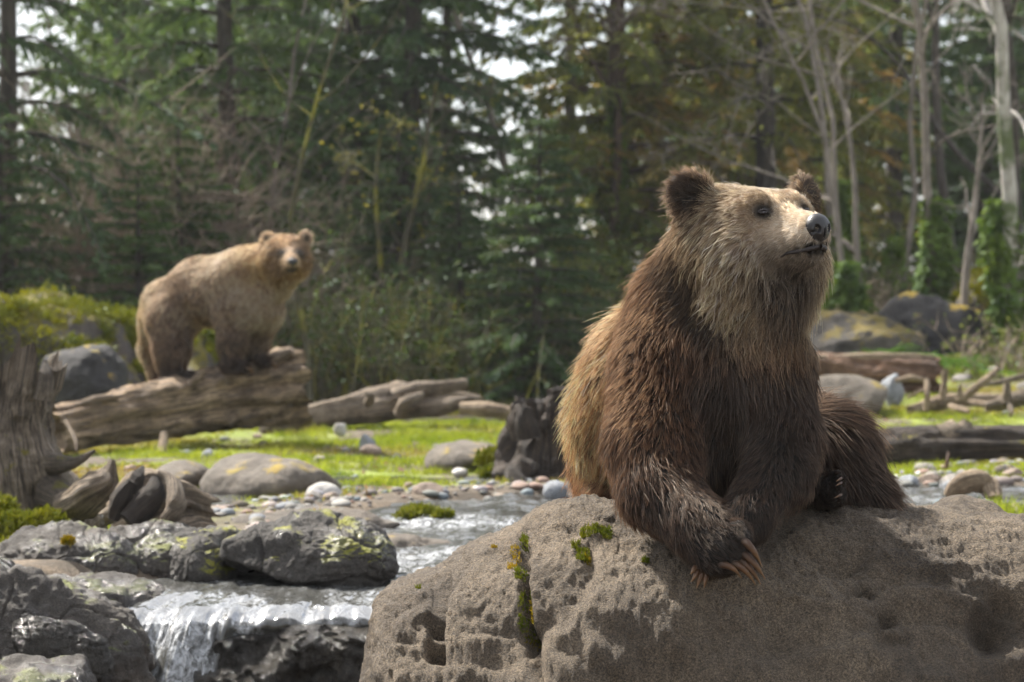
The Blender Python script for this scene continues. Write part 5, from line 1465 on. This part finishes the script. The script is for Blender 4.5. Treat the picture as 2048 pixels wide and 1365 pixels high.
    for a, b, e in (((1394, 1136), (1388, 1140), (1382, 1150)), ((1400, 1138), (1392, 1152), (1383, 1166)), ((1408, 1140), (1400, 1158), (1394, 1178)), ((1416, 1142), (1411, 1160), (1409, 1178))):
        ob('claw', claw_mesh(W(*a, 6.66), W(*b, 6.63), W(*e, 6.635), .0105), MAT['claw'], root)
    for y, ln in ((957, 11), (966, 12), (990, 15)):
        ob('claw', claw_mesh(W(1684, y, 7.02), W(1678, y+3, 6.985), W(1684-ln, y+7, 6.985), .004), MAT['claw'], root)
    for o in root.children: o.matrix_parent_inverse = root.matrix_world.inverted()
    return root
near_bear()
# ------------------------------------------------------------------ the bear standing on the log
def far_bear():
    root = empty('bear', W(400, 770, 17.9), label='lighter tan-brown bear standing on the big log, head turned to the camera', cat='bear')
    bpy.context.view_layer.update()
    def S(r, d): return r*d/FPX
    def c(p, q, r0, r1, **kw): return cone(W(*p), W(*q), S(r0, p[2]), S(r1, q[2]), **kw)
    BK = dict(c0=(.12, .070, .040), c1=(.90, .63, .40), L=.045, lift=.4, clump=.25)
    SH = dict(c0=(.19, .125, .080), c1=(.92, .75, .55), L=.05, lift=.4, clump=.25)
    FL = dict(c0=(.07, .042, .027), c1=(.74, .52, .36), L=.042, lift=.4, clump=.25)
    LG = dict(c0=(.012, .007, .005), c1=(.07, .040, .026), L=.05, lift=.35)
    HD = dict(c0=(.17, .092, .042), c1=(.90, .60, .32), L=.045, lift=.4)
    dn = (-.3, 0, -.9)
    pr = [c((338, 612, 18.2), (345, 630, 18.15), 55, 54, k=.12, flow=dn, **BK),
          c((400, 588, 18.05), (425, 594, 17.95), 62, 60, k=.15, flow=dn, **FL),
          c((405, 570, 18.1), (470, 565, 17.95), 52, 56, k=.12, flow=(-.5, 0, -.7), **BK),
          c((488, 575, 17.85), (500, 600, 17.8), 66, 58, k=.15, flow=(-.2, 0, -1), **SH),
          c((505, 540, 17.8), (560, 520, 17.55), 46, 40, k=.12, flow=(-.5, .1, -.8), **HD),
          c((530, 590, 17.72), (535, 620, 17.72), 36, 32, k=.10, flow=(0, 0, -1), **SH)]
    pr += [c((340, 645, 18.02), (343, 700, 17.98), 48, 36, k=.10, flow=(-.2, 0, -1), **FL),
           c((343, 700, 17.98), (344, 750, 17.95), 36, 24, k=.06, flow=(0, 0, -1), **LG),
           c((344, 756, 17.93), (384, 757, 17.80), 17, 12, k=.05, flow=(1, 0, -.3), **LG),
           c((318, 640, 18.35), (304, 700, 18.42), 42, 25, k=.08, flow=(-.2, 0, -1), **BK),
           c((304, 700, 18.42), (318, 762, 18.35), 25, 17, k=.05, flow=(0, 0, -1), **BK),
           c((318, 764, 18.3), (345, 766, 18.2), 15, 12, k=.05, flow=(1, 0, -.3), **LG)]
    pr += [c((470, 625, 17.75), (464, 685, 17.7), 44, 27, k=.10, flow=(0, 0, -1), **FL),
           c((464, 685, 17.7), (460, 724, 17.7), 27, 20, k=.05, flow=(0, 0, -1), **LG),
           c((460, 728, 17.68), (486, 734, 17.55), 16, 12, k=.04, flow=(1, -.3, -.2), **LG),
           c((528, 640, 17.82), (516, 690, 17.86), 30, 21, k=.08, flow=(0, 0, -1), **FL),
           c((516, 690, 17.86), (510, 720, 17.88), 21, 16, k=.05, flow=(0, 0, -1), **LG),
           c((510, 722, 17.86), (534, 724, 17.75), 13, 10, k=.04, flow=(1, -.3, -.2), **LG)]
    up = (0, .5, .4)
    pr += [c((566, 506, 17.5), (582, 505, 17.5), 34, 34, k=.08, flow=(-.1, .8, .3), **HD),
           c((553, 527, 17.48), (556, 538, 17.48), 26, 22, k=.08, flow=(-.6, .3, -.7), **HD),
           c((600, 525, 17.46), (598, 538, 17.48), 22, 20, k=.08, flow=(.6, .3, -.7), **HD),
           c((579, 512, 17.42), (584, 522, 17.22), 22, 13, k=.05, flow=(0, 1, .1), L=.015, lift=.3, c0=(.42, .30, .2), c1=(.9, .74, .54)),
           c((578, 528, 17.42), (583, 536, 17.25), 20, 10, k=.05, flow=(0, 1, -.3), L=.02, lift=.3, c0=(.12, .07, .04), c1=(.42, .27, .17)),
           c((570, 555, 17.55), (562, 575, 17.62), 24, 22, k=.08, flow=(0, 0, -1), **SH)]
    EAR = []
    for p, sx in (((536, 481, 17.50), -1), ((611, 479, 17.46), 1)):
        fw = unit(np.array([.15+.3*sx, -1, .1])); u = unit(np.array([.3*sx, 0, 1.0])); u = unit(u-fw*(u@fw)); EAR.append((W(*p), fw))
        pr.append(ellip(W(*p), [fw, u, np.cross(fw, u)], [.022, .062, .056], k=.03, flow=u, c0=(.3, .21, .14), c1=(.85, .7, .52), L=.025, lift=.6))
    eyes = [W(567, 508, 17.33), W(596, 508, 17.33)]
    def recolor(P, c0, c1):
        for e in eyes:
            d = np.linalg.norm((P-e)*np.array([.8, .5, 1.2]), axis=1); m = (1-smooth(d, .022, .068))[:, None]
            c0 = c0*(1-.88*m); c1 = c1*(1-.86*m)
        for mp in (W(574, 541, 17.25), W(584, 541, 17.2), W(593, 541, 17.24)):
            m = (1-smooth(np.linalg.norm((P-mp)*np.array([1, .6, 1.2]), axis=1), .015, .045))[:, None]
            c0 = c0*(1-.85*m); c1 = c1*(1-.85*m)
        for mp in (W(548, 512, 17.45), W(614, 512, 17.45)):
            m = (1-smooth(np.linalg.norm((P-mp)*np.array([1, .5, .7]), axis=1), .03, .11))[:, None]
            c0 = c0*(1-.25*m); c1 = c1*(1-.25*m)
        for ec, fw in EAR:
            q = P-ec; r = np.linalg.norm(q-fw*(q@fw)[:, None], axis=1)
            m = ((np.linalg.norm(q, axis=1) < .07)*(q@fw > .0)*(1-smooth(r, .015, .036)))[:, None]
            c0 = c0*(1-.85*m); c1 = c1*(1-.9*m)
        return c0, c1
    body, V, F = bear_body('body', pr, .014, root, recolor)
    grow_fur('fur', root, pr, V, F, 4200, 6, .015, 8, recolor, radius=.0011, view=(0, 0, CAM_Z))
    th = np.linspace(0, math.pi, 11); ph = np.linspace(0, 2*math.pi, 16, endpoint=False)
    sp = np.stack([np.outer(np.sin(th), np.cos(ph)), np.outer(np.sin(th), np.sin(ph)), np.outer(np.cos(th), np.ones(16))], -1).reshape(-1, 3)
    nv = sp*np.array([.034, .022, .030]); nv[:, 0] *= 1+.5*nv[:, 2]/.03
    ob('nose', mesh_np('nose', W(586, 525, 17.17)+nv, grid_faces(11, 16, True)), MAT['nose'], root)
    for e in eyes:
        g = grad(pr, e[None])[0]; e2 = e-g*(sdf(pr, e[None])[0]-.004)
        ob('eye', mesh_np('eye', e2+sp*.017, grid_faces(11, 16, True)), MAT['eye'], root)
    for (x, y, d) in ((384, 757, 17.8), (486, 734, 17.55), (534, 724, 17.75)):
        for j in range(4):
            a = W(x+6, y+2+j*1.5, d-.06+.03*j)
            ob('claw', claw_mesh(a, a+np.array([.03, -.01, .0]), a+np.array([.055, -.015, -.028]), .009, 6), MAT['claw'], root)
    for o in root.children: o.matrix_parent_inverse = root.matrix_world.inverted()
    return root
far_bear()
# ------------------------------------------------------------------ added thin volume, stands in for veiling lens flare
def haze():
    m = bpy.data.materials.new('thin_haze'); m.use_nodes = True
    t = m.node_tree; t.nodes.clear()
    o = t.nodes.new('ShaderNodeOutputMaterial'); v = t.nodes.new('ShaderNodeVolumePrincipled')
    v.inputs['Color'].default_value = (.92, .95, 1, 1); v.inputs['Density'].default_value = .0004; v.inputs['Anisotropy'].default_value = .3
    t.links.new(v.outputs[0], o.inputs['Volume'])
    x0, x1, y0, y1, z0, z1 = -170, 170, -12, 440, -5, 34
    V = [(x, y, z) for x in (x0, x1) for y in (y0, y1) for z in (z0, z1)]
    F = [(0, 1, 3, 2), (4, 6, 7, 5), (0, 4, 5, 1), (2, 3, 7, 6), (0, 2, 6, 4), (1, 5, 7, 3)]
    ob('haze', mesh_np('haze', V, np.array(F), False), m, kind='stuff', label='added thin volume standing in for lens flare over the trees')
haze()
